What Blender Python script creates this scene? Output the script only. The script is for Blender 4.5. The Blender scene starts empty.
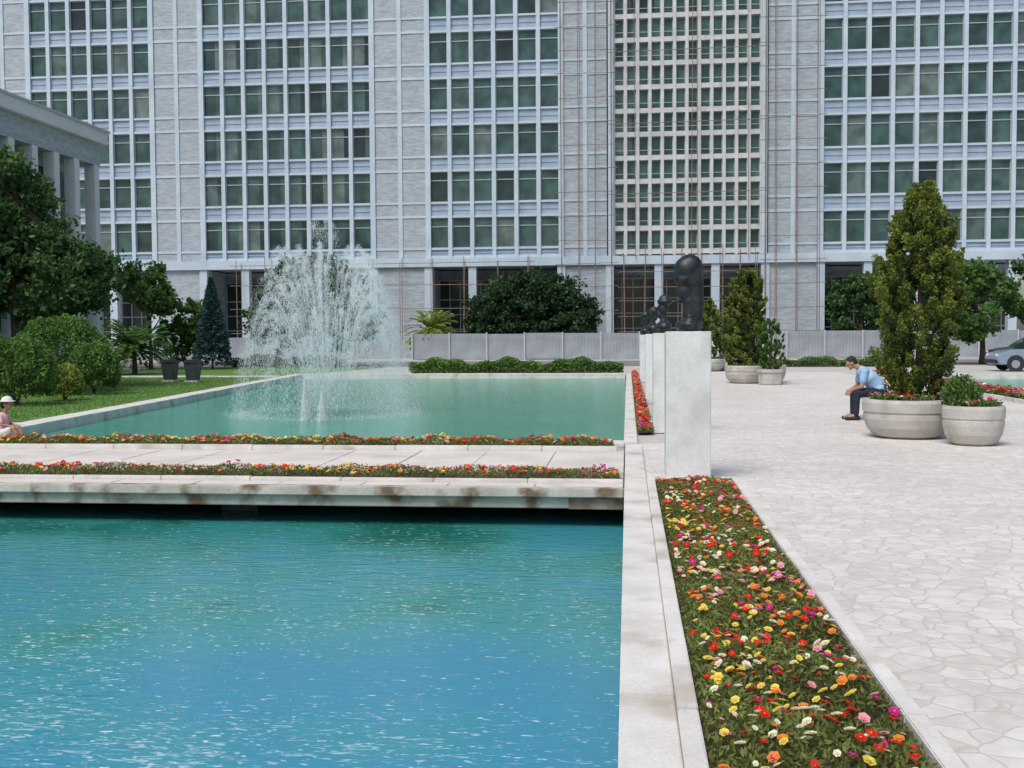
import bpy, bmesh, math, random
import numpy as np
from mathutils import Vector, Matrix, Euler
R = np.random.default_rng(11)
random.seed(5)
S = bpy.context.scene
COL = S.collection

# ------------------------------------------------------------------ helpers
def link(o):
    COL.objects.link(o); return o

def top(o, label, cat, group=None, kind=None):
    o["label"] = label; o["category"] = cat
    if group: o["group"] = group
    if kind: o["kind"] = kind
    return o

def empty(name, loc, label, cat, group=None):
    o = bpy.data.objects.new(name, None); o.location = loc; o.empty_display_size = .3
    link(o); top(o, label, cat, group); return o

def mesh_obj(name, me, parent=None, loc=None):
    """mesh data in world coords when loc is None, otherwise local and placed at world loc"""
    o = bpy.data.objects.new(name, me); link(o)
    w = Vector(loc) if loc is not None else Vector((0, 0, 0))
    if parent is not None:
        o.parent = parent
        p = parent.location.copy(); q = parent.parent
        while q is not None:
            p += q.location; q = q.parent
        o.location = w - p
    else:
        o.location = w
    return o

def box(bm, x0, x1, y0, y1, z0, z1, mi=0):
    vs = [bm.verts.new(c) for c in ((x0,y0,z0),(x1,y0,z0),(x1,y1,z0),(x0,y1,z0),(x0,y0,z1),(x1,y0,z1),(x1,y1,z1),(x0,y1,z1))]
    for f in ((0,3,2,1),(4,5,6,7),(0,1,5,4),(1,2,6,5),(2,3,7,6),(3,0,4,7)):
        fc = bm.faces.new([vs[i] for i in f]); fc.material_index = mi

def fin(bm, name, mats, parent=None, loc=None, bevel=0, smooth=False):
    if bevel:
        bmesh.ops.bevel(bm, geom=list(bm.edges), offset=bevel, segments=2, affect='EDGES', clamp_overlap=True)
    me = bpy.data.meshes.new(name)
    bm.normal_update(); bm.to_mesh(me); bm.free()
    for m in (mats if isinstance(mats, (list, tuple)) else [mats]): me.materials.append(m)
    if smooth:
        me.polygons.foreach_set("use_smooth", [True]*len(me.polygons))
    return mesh_obj(name, me, parent, loc)

def bx(name, mats, dims, parent=None, bevel=0):
    bm = bmesh.new(); box(bm, *dims); return fin(bm, name, mats, parent, None, bevel)

def cone(bm, p0, p1, r0, r1, seg=10, caps=True):
    p0 = Vector(p0); p1 = Vector(p1); d = p1-p0
    if d.length < 1e-6: return
    q = Vector((0,0,1)).rotation_difference(d.normalized()).to_matrix().to_4x4()
    bmesh.ops.create_cone(bm, cap_ends=caps, segments=seg, radius1=r0, radius2=max(r1,1e-4), depth=d.length,
                          matrix=Matrix.Translation((p0+p1)/2) @ q)

def ball(bm, c, r, sub=2, rot=None):
    if not isinstance(r, (tuple, list)): r = (r, r, r)
    m = Matrix.Translation(c)
    if rot: m = m @ Euler(rot).to_matrix().to_4x4()
    bmesh.ops.create_icosphere(bm, subdivisions=sub, radius=1, matrix=m @ Matrix.Diagonal((r[0], r[1], r[2], 1)))

def cap(bm, p0, p1, r0, r1):
    cone(bm, p0, p1, r0, r1, 14); ball(bm, p0, r0); ball(bm, p1, r1)

def sculpt(bm, name, mats, voxel, parent=None, loc=None, smooth=3):
    me = bpy.data.meshes.new(name+"_src"); bm.to_mesh(me); bm.free()
    o = bpy.data.objects.new("src", me); link(o)
    m = o.modifiers.new("r", 'REMESH'); m.mode = 'VOXEL'; m.voxel_size = voxel; m.use_smooth_shade = True
    if smooth:
        s = o.modifiers.new("s", 'SMOOTH'); s.iterations = smooth; s.factor = .5
    dg = bpy.context.evaluated_depsgraph_get(); dg.update()
    out = bpy.data.meshes.new_from_object(o.evaluated_get(dg))
    out.name = name
    bpy.data.objects.remove(o)
    out.materials.clear()
    for k in (mats if isinstance(mats, (list, tuple)) else [mats]): out.materials.append(k)
    out.polygons.foreach_set("use_smooth", [True]*len(out.polygons))
    return mesh_obj(name, out, parent, loc)

def lathe(bm, prof, seg=40, c=(0,0,0)):
    rings = []
    for r, z in prof:
        rings.append([bm.verts.new((c[0]+r*math.cos(2*math.pi*i/seg), c[1]+r*math.sin(2*math.pi*i/seg), c[2]+z)) for i in range(seg)])
    for a, b in zip(rings, rings[1:]):
        for i in range(seg):
            bm.faces.new((a[i], a[(i+1)%seg], b[(i+1)%seg], b[i]))
    bm.faces.new(list(reversed(rings[0]))); bm.faces.new(rings[-1])

def fast_mesh(name, V, nper, attrs=None, faces=None):
    """V (N,nper,3): N separate polygons"""
    n = V.shape[0]
    me = bpy.data.meshes.new(name)
    me.vertices.add(n*nper); me.vertices.foreach_set("co", V.reshape(-1).astype(np.float32))
    me.loops.add(n*nper); me.loops.foreach_set("vertex_index", np.arange(n*nper, dtype=np.int32))
    me.polygons.add(n); me.polygons.foreach_set("loop_start", np.arange(0, n*nper, nper, dtype=np.int32))
    try: me.polygons.foreach_set("loop_total", np.full(n, nper, dtype=np.int32))
    except Exception: pass
    me.update(calc_edges=True)
    if attrs:
        for k, a in attrs.items():
            if a.ndim == 1:
                at = me.attributes.new(k, 'FLOAT', 'POINT'); at.data.foreach_set("value", np.repeat(a, nper).astype(np.float32))
            else:
                at = me.attributes.new(k, 'FLOAT_COLOR', 'POINT')
                c = np.concatenate([a, np.ones((n, 1))], 1)
                at.data.foreach_set("color", np.repeat(c, nper, axis=0).reshape(-1).astype(np.float32))
    return me

def unit(v): return v/np.maximum(np.linalg.norm(v, axis=-1, keepdims=True), 1e-9)

def leaf_mesh(name, C, size, val, mat, D=None, bias=0., asp=.32):
    n = len(C)
    d = unit(R.normal(size=(n, 3)))
    if D is not None: d = unit(d*(1-bias)+unit(D)*bias)
    s = unit(np.cross(d, R.normal(size=(n, 3))))
    L = (size*R.uniform(.6, 1.3, n))[:, None]
    s = s*L*asp
    V = np.stack([C-d*L*.5, C+s, C+d*L*.5, C-s], 1)
    me = fast_mesh(name, V, 4, {"val": np.clip(val, 0, 1)})
    me.materials.append(mat)
    return me

# ------------------------------------------------------------------ materials
def newmat(name):
    m = bpy.data.materials.new(name); m.use_nodes = True
    nt = m.node_tree; b = nt.nodes["Principled BSDF"]
    return m, nt, b

def N(nt, t, **kw):
    n = nt.nodes.new(t)
    for k, v in kw.items(): setattr(n, k, v)
    return n

def ramp(nt, fac, stops):
    r = N(nt, 'ShaderNodeValToRGB')
    e = r.color_ramp.elements
    while len(e) < len(stops): e.new(.5)
    for i, (p, c) in enumerate(stops):
        e[i].position = p; e[i].color = (c[0], c[1], c[2], 1) if not isinstance(c, (int, float)) else (c, c, c, 1)
    nt.links.new(fac, r.inputs[0]); return r

def noisy(name, c1, c2, scale=4., rough=.8, bump=.15, stretch=(1,1,1), fine=40., metallic=0, stain=None, spec=.4, dist=.02):
    m, nt, b = newmat(name)
    tc = N(nt, 'ShaderNodeTexCoord'); mp = N(nt, 'ShaderNodeMapping'); mp.inputs['Scale'].default_value = stretch
    nt.links.new(tc.outputs['Object'], mp.inputs[0])
    n1 = N(nt, 'ShaderNodeTexNoise'); n1.inputs['Scale'].default_value = scale; n1.inputs['Detail'].default_value = 6
    n2 = N(nt, 'ShaderNodeTexNoise'); n2.inputs['Scale'].default_value = fine; n2.inputs['Detail'].default_value = 4
    nt.links.new(mp.outputs[0], n1.inputs[0]); nt.links.new(mp.outputs[0], n2.inputs[0])
    r = ramp(nt, n1.outputs[0], [(.33, c1), (.67, c2)])
    out = r.outputs[0]
    mx = N(nt, 'ShaderNodeMixRGB', blend_type='MULTIPLY'); mx.inputs[0].default_value = .3
    rr = ramp(nt, n2.outputs[0], [(.3, .6), (.7, 1.)])
    nt.links.new(out, mx.inputs[1]); nt.links.new(rr.outputs[0], mx.inputs[2]); out = mx.outputs[0]
    if stain:
        n3 = N(nt, 'ShaderNodeTexNoise'); n3.inputs['Scale'].default_value = stain[1]; n3.inputs['Detail'].default_value = 8
        nt.links.new(tc.outputs['Object'], n3.inputs[0])
        r3 = ramp(nt, n3.outputs[0], [(stain[2], 0.), (stain[2]+.13, 1.)])
        m3 = N(nt, 'ShaderNodeMixRGB'); nt.links.new(r3.outputs[0], m3.inputs[0]); nt.links.new(out, m3.inputs[1])
        m3.inputs[2].default_value = (*stain[0], 1); out = m3.outputs[0]
    nt.links.new(out, b.inputs['Base Color'])
    b.inputs['Roughness'].default_value = rough; b.inputs['Metallic'].default_value = metallic
    b.inputs['Specular IOR Level'].default_value = spec
    if bump:
        bp = N(nt, 'ShaderNodeBump'); bp.inputs['Strength'].default_value = bump; bp.inputs['Distance'].default_value = dist
        nt.links.new(n2.outputs[0], bp.inputs['Height']); nt.links.new(bp.outputs[0], b.inputs['Normal'])
    return m

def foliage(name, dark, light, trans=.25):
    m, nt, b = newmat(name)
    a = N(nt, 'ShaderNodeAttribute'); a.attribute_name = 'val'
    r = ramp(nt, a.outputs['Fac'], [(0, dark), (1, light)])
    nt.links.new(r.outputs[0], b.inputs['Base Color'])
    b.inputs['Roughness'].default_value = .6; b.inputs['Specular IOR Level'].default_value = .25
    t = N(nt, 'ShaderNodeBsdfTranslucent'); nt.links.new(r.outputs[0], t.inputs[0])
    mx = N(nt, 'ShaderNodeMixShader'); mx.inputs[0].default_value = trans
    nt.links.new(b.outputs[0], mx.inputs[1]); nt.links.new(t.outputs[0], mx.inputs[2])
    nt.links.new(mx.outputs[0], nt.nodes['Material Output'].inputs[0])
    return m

def petal_mat():
    m, nt, b = newmat("petals")
    a = N(nt, 'ShaderNodeAttribute'); a.attribute_name = 'col'
    nt.links.new(a.outputs['Color'], b.inputs['Base Color']); b.inputs['Roughness'].default_value = .55
    b.inputs['Specular IOR Level'].default_value = .2
    t = N(nt, 'ShaderNodeBsdfTranslucent'); nt.links.new(a.outputs['Color'], t.inputs[0])
    mx = N(nt, 'ShaderNodeMixShader'); mx.inputs[0].default_value = .3
    nt.links.new(b.outputs[0], mx.inputs[1]); nt.links.new(t.outputs[0], mx.inputs[2])
    nt.links.new(mx.outputs[0], nt.nodes['Material Output'].inputs[0])
    return m

def water(name, stops, glint=.0, rip=.25, rippscale=(1.2, 3.5, 1), gl=0.45, slope=.07, off=-.25, rs=3.4, near_glint=0., pat=.5):
    m, nt, b = newmat(name)
    tc = N(nt, 'ShaderNodeTexCoord')
    sp = N(nt, 'ShaderNodeSeparateXYZ'); nt.links.new(tc.outputs['Object'], sp.inputs[0])
    n1 = N(nt, 'ShaderNodeTexNoise'); n1.inputs['Scale'].default_value = pat; n1.inputs['Detail'].default_value = 4
    nt.links.new(tc.outputs['Object'], n1.inputs[0])
    nm = N(nt, 'ShaderNodeMath', operation='MULTIPLY'); nm.inputs[1].default_value = 1.7; nt.links.new(n1.outputs[0], nm.inputs[0])
    ma = N(nt, 'ShaderNodeMath', operation='MULTIPLY_ADD'); ma.inputs[1].default_value = slope; ma.inputs[2].default_value = off-.35
    nt.links.new(sp.outputs['Y'], ma.inputs[0])
    ad = N(nt, 'ShaderNodeMath', operation='ADD'); nt.links.new(ma.outputs[0], ad.inputs[0]); nt.links.new(nm.outputs[0], ad.inputs[1])
    r = ramp(nt, ad.outputs[0], stops)
    out = r.outputs[0]
    mp = N(nt, 'ShaderNodeMapping'); mp.inputs['Scale'].default_value = rippscale; mp.inputs['Rotation'].default_value = (0, 0, .25)
    nt.links.new(tc.outputs['Object'], mp.inputs[0])
    na = N(nt, 'ShaderNodeTexNoise'); na.inputs['Scale'].default_value = rs; na.inputs['Detail'].default_value = 6; na.inputs['Distortion'].default_value = .8
    nt.links.new(mp.outputs[0], na.inputs[0])
    bp = N(nt, 'ShaderNodeBump'); bp.inputs['Strength'].default_value = rip; bp.inputs['Distance'].default_value = .12
    nt.links.new(na.outputs[0], bp.inputs['Height']); nt.links.new(bp.outputs[0], b.inputs['Normal'])
    if glint:  # pale sparkles of light painted into the water colour by thresholded noise
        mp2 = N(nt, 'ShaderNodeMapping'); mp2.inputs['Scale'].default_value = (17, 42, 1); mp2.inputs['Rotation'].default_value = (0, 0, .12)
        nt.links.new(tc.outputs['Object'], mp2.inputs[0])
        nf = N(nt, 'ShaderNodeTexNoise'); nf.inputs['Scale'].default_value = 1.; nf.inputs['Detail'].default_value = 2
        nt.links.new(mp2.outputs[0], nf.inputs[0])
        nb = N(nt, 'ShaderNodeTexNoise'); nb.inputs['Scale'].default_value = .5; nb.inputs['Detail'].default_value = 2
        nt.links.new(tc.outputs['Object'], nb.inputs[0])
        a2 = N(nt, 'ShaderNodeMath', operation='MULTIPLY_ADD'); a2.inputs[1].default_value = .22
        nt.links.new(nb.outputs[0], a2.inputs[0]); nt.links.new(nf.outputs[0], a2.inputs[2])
        rf = ramp(nt, a2.outputs[0], [(.765, 0.), (.84, glint)])
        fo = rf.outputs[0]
        if near_glint:
            # wind-ripple glints painted into the base colour: thin curved streaks, strongest close to the pool corner
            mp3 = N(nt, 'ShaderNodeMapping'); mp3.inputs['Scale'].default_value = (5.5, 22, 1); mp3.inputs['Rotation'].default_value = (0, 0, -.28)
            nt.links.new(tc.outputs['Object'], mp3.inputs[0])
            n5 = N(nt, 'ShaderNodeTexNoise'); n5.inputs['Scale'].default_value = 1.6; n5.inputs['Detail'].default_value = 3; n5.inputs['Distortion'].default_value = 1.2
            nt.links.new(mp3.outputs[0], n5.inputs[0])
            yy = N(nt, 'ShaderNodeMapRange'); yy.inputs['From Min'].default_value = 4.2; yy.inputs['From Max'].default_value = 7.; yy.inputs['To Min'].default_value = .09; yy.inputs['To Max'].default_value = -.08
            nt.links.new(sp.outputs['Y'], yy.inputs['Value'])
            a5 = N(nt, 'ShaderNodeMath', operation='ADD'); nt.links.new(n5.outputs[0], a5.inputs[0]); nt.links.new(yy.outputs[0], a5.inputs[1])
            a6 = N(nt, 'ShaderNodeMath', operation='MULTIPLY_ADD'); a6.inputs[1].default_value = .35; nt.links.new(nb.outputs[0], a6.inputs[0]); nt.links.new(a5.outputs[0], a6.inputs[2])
            r5 = ramp(nt, a6.outputs[0], [(.81, 0.), (.90, near_glint)])
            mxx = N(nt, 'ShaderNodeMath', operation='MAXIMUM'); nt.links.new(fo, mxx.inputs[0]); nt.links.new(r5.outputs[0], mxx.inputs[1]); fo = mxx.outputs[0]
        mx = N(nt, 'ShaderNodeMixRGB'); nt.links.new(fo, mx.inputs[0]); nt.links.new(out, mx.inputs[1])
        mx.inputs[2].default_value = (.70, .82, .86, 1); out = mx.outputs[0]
    nt.links.new(out, b.inputs['Base Color'])
    b.inputs['Roughness'].default_value = .07; b.inputs['IOR'].default_value = 1.33; b.inputs['Specular IOR Level'].default_value = gl
    return m

def paving():
    m, nt, b = newmat("crazy_paving")
    tc = N(nt, 'ShaderNodeTexCoord')
    nd = N(nt, 'ShaderNodeTexNoise'); nd.inputs['Scale'].default_value = 2.4; nt.links.new(tc.outputs['Object'], nd.inputs[0])
    mv = N(nt, 'ShaderNodeMixRGB', blend_type='ADD'); mv.inputs[0].default_value = .16
    nt.links.new(tc.outputs['Object'], mv.inputs[1]); nt.links.new(nd.outputs[1], mv.inputs[2])
    v1 = N(nt, 'ShaderNodeTexVoronoi'); v2 = N(nt, 'ShaderNodeTexVoronoi', feature='DISTANCE_TO_EDGE')
    for v in (v1, v2):
        v.inputs['Scale'].default_value = 6.3
        nt.links.new(mv.outputs[0], v.inputs['Vector']); v.inputs['Randomness'].default_value = 1.
    sep = N(nt, 'ShaderNodeSeparateColor'); nt.links.new(v1.outputs['Color'], sep.inputs[0])
    st = ramp(nt, sep.outputs[0], [(0, (.63, .59, .535)), (.35, (.68, .645, .59)), (.7, (.73, .70, .65)), (.88, (.70, .67, .62)), (1, (.65, .585, .525))])
    n2 = N(nt, 'ShaderNodeTexNoise'); n2.inputs['Scale'].default_value = 11; n2.inputs['Detail'].default_value = 8; nt.links.new(tc.outputs['Object'], n2.inputs[0])
    r2 = ramp(nt, n2.outputs[0], [(.3, .84), (.7, 1.04)])
    mm = N(nt, 'ShaderNodeMixRGB', blend_type='MULTIPLY'); mm.inputs[0].default_value = 1
    nt.links.new(st.outputs[0], mm.inputs[1]); nt.links.new(r2.outputs[0], mm.inputs[2])
    n4 = N(nt, 'ShaderNodeTexNoise'); n4.inputs['Scale'].default_value = .5; n4.inputs['Detail'].default_value = 5; nt.links.new(tc.outputs['Object'], n4.inputs[0])
    r4 = ramp(nt, n4.outputs[0], [(.35, .88), (.65, 1.)])
    m4 = N(nt, 'ShaderNodeMixRGB', blend_type='MULTIPLY'); m4.inputs[0].default_value = 1
    nt.links.new(mm.outputs[0], m4.inputs[1]); nt.links.new(r4.outputs[0], m4.inputs[2])
    ed = ramp(nt, v2.outputs['Distance'], [(.010, 0.), (.055, 1.)])
    mj = N(nt, 'ShaderNodeMixRGB'); nt.links.new(ed.outputs[0], mj.inputs[0])
    mj.inputs[1].default_value = (.50, .455, .40, 1); nt.links.new(m4.outputs[0], mj.inputs[2])
    nt.links.new(mj.outputs[0], b.inputs['Base Color'])
    bp = N(nt, 'ShaderNodeBump'); bp.inputs['Strength'].default_value = .35; bp.inputs['Distance'].default_value = .006
    nt.links.new(ed.outputs[0], bp.inputs['Height']); nt.links.new(bp.outputs[0], b.inputs['Normal'])
    b.inputs['Roughness'].default_value = .65
    return m

def glassm():
    m, nt, b = newmat("window_glass")
    g = N(nt, 'ShaderNodeNewGeometry')
    mp = N(nt, 'ShaderNodeMapping'); mp.inputs['Scale'].default_value = (1/1.7, .01, 1/3.5); mp.inputs['Location'].default_value = (.82, 0, .62)
    nt.links.new(g.outputs['Position'], mp.inputs[0])
    fl = N(nt, 'ShaderNodeVectorMath', operation='FLOOR'); nt.links.new(mp.outputs[0], fl.inputs[0])
    w = N(nt, 'ShaderNodeTexWhiteNoise'); nt.links.new(fl.outputs[0], w.inputs['Vector'])
    r = ramp(nt, w.outputs['Value'], [(0, (.014, .022, .022)), (.06, (.026, .056, .052)), (.4, (.038, .085, .077)), (.85, (.054, .108, .096)), (1., (.13, .17, .155))])
    n = N(nt, 'ShaderNodeTexNoise'); n.inputs['Scale'].default_value = .9; nt.links.new(g.outputs['Position'], n.inputs[0])
    rr = ramp(nt, n.outputs[0], [(.35, .6), (.65, 1.2)])
    mm = N(nt, 'ShaderNodeMixRGB', blend_type='MULTIPLY'); mm.inputs[0].default_value = 1
    nt.links.new(r.outputs[0], mm.inputs[1]); nt.links.new(rr.outputs[0], mm.inputs[2])
    nt.links.new(mm.outputs[0], b.inputs['Base Color']); b.inputs['Roughness'].default_value = .12
    b.inputs['Specular IOR Level'].default_value = .35
    return m

def travertine():
    m, nt, b = newmat("stone_cladding")
    tc = N(nt, 'ShaderNodeTexCoord')
    mp = N(nt, 'ShaderNodeMapping'); mp.inputs['Rotation'].default_value = (math.pi/2, 0, 0)
    nt.links.new(tc.outputs['Object'], mp.inputs[0])
    br = N(nt, 'ShaderNodeTexBrick'); br.inputs['Scale'].default_value = 1.6; br.inputs['Mortar Size'].default_value = .008
    br.inputs['Color1'].default_value = (.41, .465, .505, 1); br.inputs['Color2'].default_value = (.345, .395, .43, 1); br.inputs['Mortar'].default_value = (.305, .345, .375, 1)
    nt.links.new(mp.outputs[0], br.inputs[0])
    ms = N(nt, 'ShaderNodeMapping'); ms.inputs['Scale'].default_value = (.6, 1, 3.5); nt.links.new(tc.outputs['Object'], ms.inputs[0])
    n = N(nt, 'ShaderNodeTexNoise'); n.inputs['Scale'].default_value = 2.2; n.inputs['Detail'].default_value = 9; nt.links.new(ms.outputs[0], n.inputs[0])
    r = ramp(nt, n.outputs[0], [(.3, .74), (.7, 1.06)])
    mm = N(nt, 'ShaderNodeMixRGB', blend_type='MULTIPLY'); mm.inputs[0].default_value = 1
    nt.links.new(br.outputs[0], mm.inputs[1]); nt.links.new(r.outputs[0], mm.inputs[2])
    nt.links.new(mm.outputs[0], b.inputs['Base Color']); b.inputs['Roughness'].default_value = .85
    return m

def plain(name, c, rough=.5, metal=0, spec=.5):
    return noisy(name, tuple(x*.9 for x in c), c, scale=3, rough=rough, bump=0, metallic=metal, spec=spec)

M_pave = paving()
M_conc = noisy("pale_concrete", (.57, .545, .50), (.71, .69, .65), 2.5, .85, .3, fine=60, stain=((.42, .375, .32), 1.7, .55))
M_conc2 = noisy("weathered_concrete", (.38, .37, .32), (.56, .54, .48), 2.2, .9, .4, fine=45, stain=((.17, .12, .075), 2.6, .50), stretch=(1, 1, .6))
M_marble = noisy("white_marble", (.58, .60, .59), (.70, .715, .70), 2.0, .5, .08, fine=30, stain=((.49, .50, .47), 2.2, .55))
M_bronze = noisy("dark_bronze", (.014, .019, .021), (.05, .058, .06), 9, .42, .2, fine=60, metallic=.5)
M_rib = noisy("facade_rib_stone", (.435, .525, .595), (.51, .605, .67), .8, .8, .05, fine=9, stain=((.38, .455, .515), .35, .6))
M_trav = travertine()
M_span = noisy("spandrel_panel", (.28, .365, .46), (.345, .435, .53), 1.2, .6, 0, fine=12)
M_ivory = noisy("ivory_concrete", (.46, .475, .475), (.59, .605, .60), 1.0, .8, .05, fine=8, stain=((.37, .33, .29), 1.1, .62))
M_frame = plain("window_frame_metal", (.33, .40, .41), .4)
M_glass = glassm()
M_dark = plain("dark_interior", (.018, .022, .024), .5)
M_white = noisy("white_plaster", (.60, .63, .65), (.70, .72, .74), .6, .85, .05, fine=10)
M_pole = noisy("scaffold_pole_wood", (.17, .12, .09), (.29, .21, .16), 5, .8, .1)
M_fence = noisy("galvanised_sheet", (.25, .28, .31), (.34, .37, .40), 1.1, .5, .05, fine=10, metallic=.1)
M_post = plain("fence_post_metal", (.45, .48, .50), .5)
M_soil = noisy("garden_soil", (.07, .05, .035), (.14, .10, .07), 12, .95, .8, fine=80)
M_bark = noisy("tree_bark", (.05, .035, .025), (.11, .08, .055), 10, .95, .8, fine=50, stretch=(1, 1, .3))
M_grass = noisy("lawn_grass", (.075, .17, .03), (.13, .25, .05), 1.4, .95, .9, fine=60)
M_ground = noisy("pale_paved_ground", (.42, .40, .37), (.54, .515, .475), .6, .9, .2, fine=12)
M_poolwall = noisy("pool_wall_paint", (.05, .2, .24), (.08, .28, .30), 2, .7, .1)
M_plant = noisy("exposed_aggregate_concrete", (.42, .40, .365), (.54, .52, .48), 4, .9, .6, fine=90, stain=((.31, .29, .255), 2.5, .56))
M_petal = petal_mat()
F_bed = foliage("bed_foliage", (.075, .085, .022), (.26, .31, .085), .35)
F_tree = foliage("dark_tree_leaves", (.018, .050, .018), (.085, .175, .045))
F_mid = foliage("mid_green_leaves", (.035, .085, .02), (.14, .27, .06))
F_shrub = foliage("clipped_shrub_leaves", (.035, .09, .02), (.14, .275, .055))
F_dim = foliage("deep_green_leaves", (.014, .038, .018), (.05, .105, .035))
F_lime = foliage("lime_leaves", (.10, .15, .03), (.32, .40, .08))
F_gold = foliage("golden_conifer_sprays", (.016, .045, .012), (.26, .315, .055))
F_blue = foliage("blue_spruce_needles", (.02, .06, .06), (.08, .16, .15))
F_grass = foliage("grass_blades", (.06, .14, .025), (.17, .30, .06))
M_wnear = water("near_pool_water", [(.0, (.042, .235, .37)), (.3, (.042, .24, .345)), (.58, (.045, .26, .30)), (.78, (.038, .25, .235)), (1., (.014, .15, .12))], glint=.7, rip=.12, slope=.09, off=-.62, near_glint=.42)
M_wfar = water("far_pool_water", [(.0, (.022, .24, .165)), (.35, (.055, .33, .225)), (.6, (.04, .29, .20)), (1., (.06, .35, .25))], glint=.35, rip=.22, gl=.55, slope=0, off=.1, pat=.3)

# ------------------------------------------------------------------ ground and pools
def poly(name, pts_list, z, mat, cat, label):
    bm = bmesh.new()
    for pts in pts_list:
        bm.faces.new([bm.verts.new((p[0], p[1], z)) for p in pts])
    o = fin(bm, name, mat); top(o, label, cat, kind="structure"); return o
def rect(x0, x1, y0, y1): return [(x0, y0), (x1, y0), (x1, y1), (x0, y1)]
YB = 16.15   # near rim of the far pool
YF = 45.0
LN = (-10.5, YB); LF = (-13.9, YF)
poly("ground", [rect(-600, 600, -200, -6), rect(-600, -16, -6, 11.25), rect(0, 10.4, -6, 11.25), rect(20, 600, -6, 11.25),
     rect(-600, -16, 11.25, YB), rect(0, 10.4, 11.25, YB), rect(20, 600, 11.25, YB),
     [(-600, YB), (LN[0], YB), (LF[0], YF), (-600, YF)], rect(0, 10.4, YB, YF), rect(20, 600, YB, YF), rect(-600, 600, YF, 900)],
     -.012, M_ground, "ground", "pale paved ground stretching around the pools and buildings")
poly("plaza_paving", [rect(1.2, 9.0, -6, 48), rect(.2, 1.2, 11.75, 16.2), rect(.92, 1.2, 16.2, 48)], 0, M_pave, "pavement", "pale irregular flagstone paving of the broad plaza walk")
poly("lawn", [[(-26, 20), (-11.6, 20), (-14.3, 43.5), (-26, 43.5)], [(-26, 44.6), (-14.6, 44.6), (-13, 58), (-26, 58)]], 0, M_grass, "lawn", "mown green lawn beside the fountain pool")
poly("road", [rect(-60, 60, 58.5, 72)], -.006, noisy("asphalt", (.16, .16, .16), (.22, .22, .215), 1, .9, .3), "road", "grey asphalt road in front of the tall building")
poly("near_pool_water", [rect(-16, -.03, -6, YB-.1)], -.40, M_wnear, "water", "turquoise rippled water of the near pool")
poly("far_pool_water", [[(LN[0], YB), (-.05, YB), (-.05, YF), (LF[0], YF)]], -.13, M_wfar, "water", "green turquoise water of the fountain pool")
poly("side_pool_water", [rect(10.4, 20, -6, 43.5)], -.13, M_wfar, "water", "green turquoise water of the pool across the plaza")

bm = bmesh.new(); box(bm, -.03, .0, -6, YB-.12, -1.2, -.005); box(bm, -16.3, -16, -6, YB-.12, -1.2, .0)
top(fin(bm, "near_pool_basin_side", M_poolwall), "painted concrete side walls of the near pool", "pool wall", kind="structure")
bx("pool_dividing_wall", M_poolwall, (-16.3, -.03, YB-.12, YB, -1.2, -.004)); top(bpy.data.objects["pool_dividing_wall"], "concrete wall dividing the two pools beneath the footbridge", "pool wall", kind="structure")

def coping(name, p0, p1, w, z0, z1, blk, mat, label, parent=None):
    p0 = Vector((*p0, 0)); p1 = Vector((*p1, 0)); d = (p1-p0); L = d.length; d.normalize(); s = Vector((-d.y, d.x, 0))
    bm = bmesh.new(); n = max(1, int(L/blk)); st = L/n
    for i in range(n):
        a = p0+d*(i*st+.003); b = p0+d*((i+1)*st-.003)
        j = random.uniform(-.004, .004)
        q = [a-s*w/2, b-s*w/2, b+s*w/2, a+s*w/2]
        lo = [bm.verts.new((v.x, v.y, z0)) for v in q]; hi = [bm.verts.new((v.x, v.y, z1+j)) for v in q]
        bm.faces.new(lo[::-1]); bm.faces.new(hi)
        for k in range(4): bm.faces.new((lo[k], lo[(k+1)%4], hi[(k+1)%4], hi[k]))
    o = fin(bm, name, mat, parent, None, .006)
    if parent is None: top(o, label, "kerb")
    return o
coping("pool_coping", (.08, -5), (.08, 15.7), .236, -.10, .045, 1.3, M_conc, "pale concrete coping blocks along the near pool edge")
coping("pool_coping", (.04, 15.75), (.04, 45.3), .2, -.2, .05, 1.3, M_conc, "pale concrete coping blocks along the fountain pool edge")
coping("pool_coping", (LN[0]-.2, YB), (LF[0]-.2, YF+.2), .5, -.2, .06, 1.3, M_conc, "pale concrete coping along the lawn side of the fountain pool")
coping("pool_coping", (LF[0]-.4, YF+.28), (-.1, YF+.28), .55, -.2, .07, 1.3, M_conc, "pale concrete coping along the back of the fountain pool")
coping("pool_coping", (10.25, -5), (10.25, 43.5), .35, -.2, .06, 1.3, M_conc, "pale concrete coping of the pool across the plaza")
coping("pool_coping", (10.1, 43.7), (20, 43.7), .4, -.2, .06, 1.3, M_conc, "pale concrete coping at the back of the pool across the plaza")
coping("garden_path_kerb", (-24, 44.05), (-14.6, 44.05), .7, -.05, .03, 1.3, M_conc, "pale concrete path strip crossing the lawn")

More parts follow.
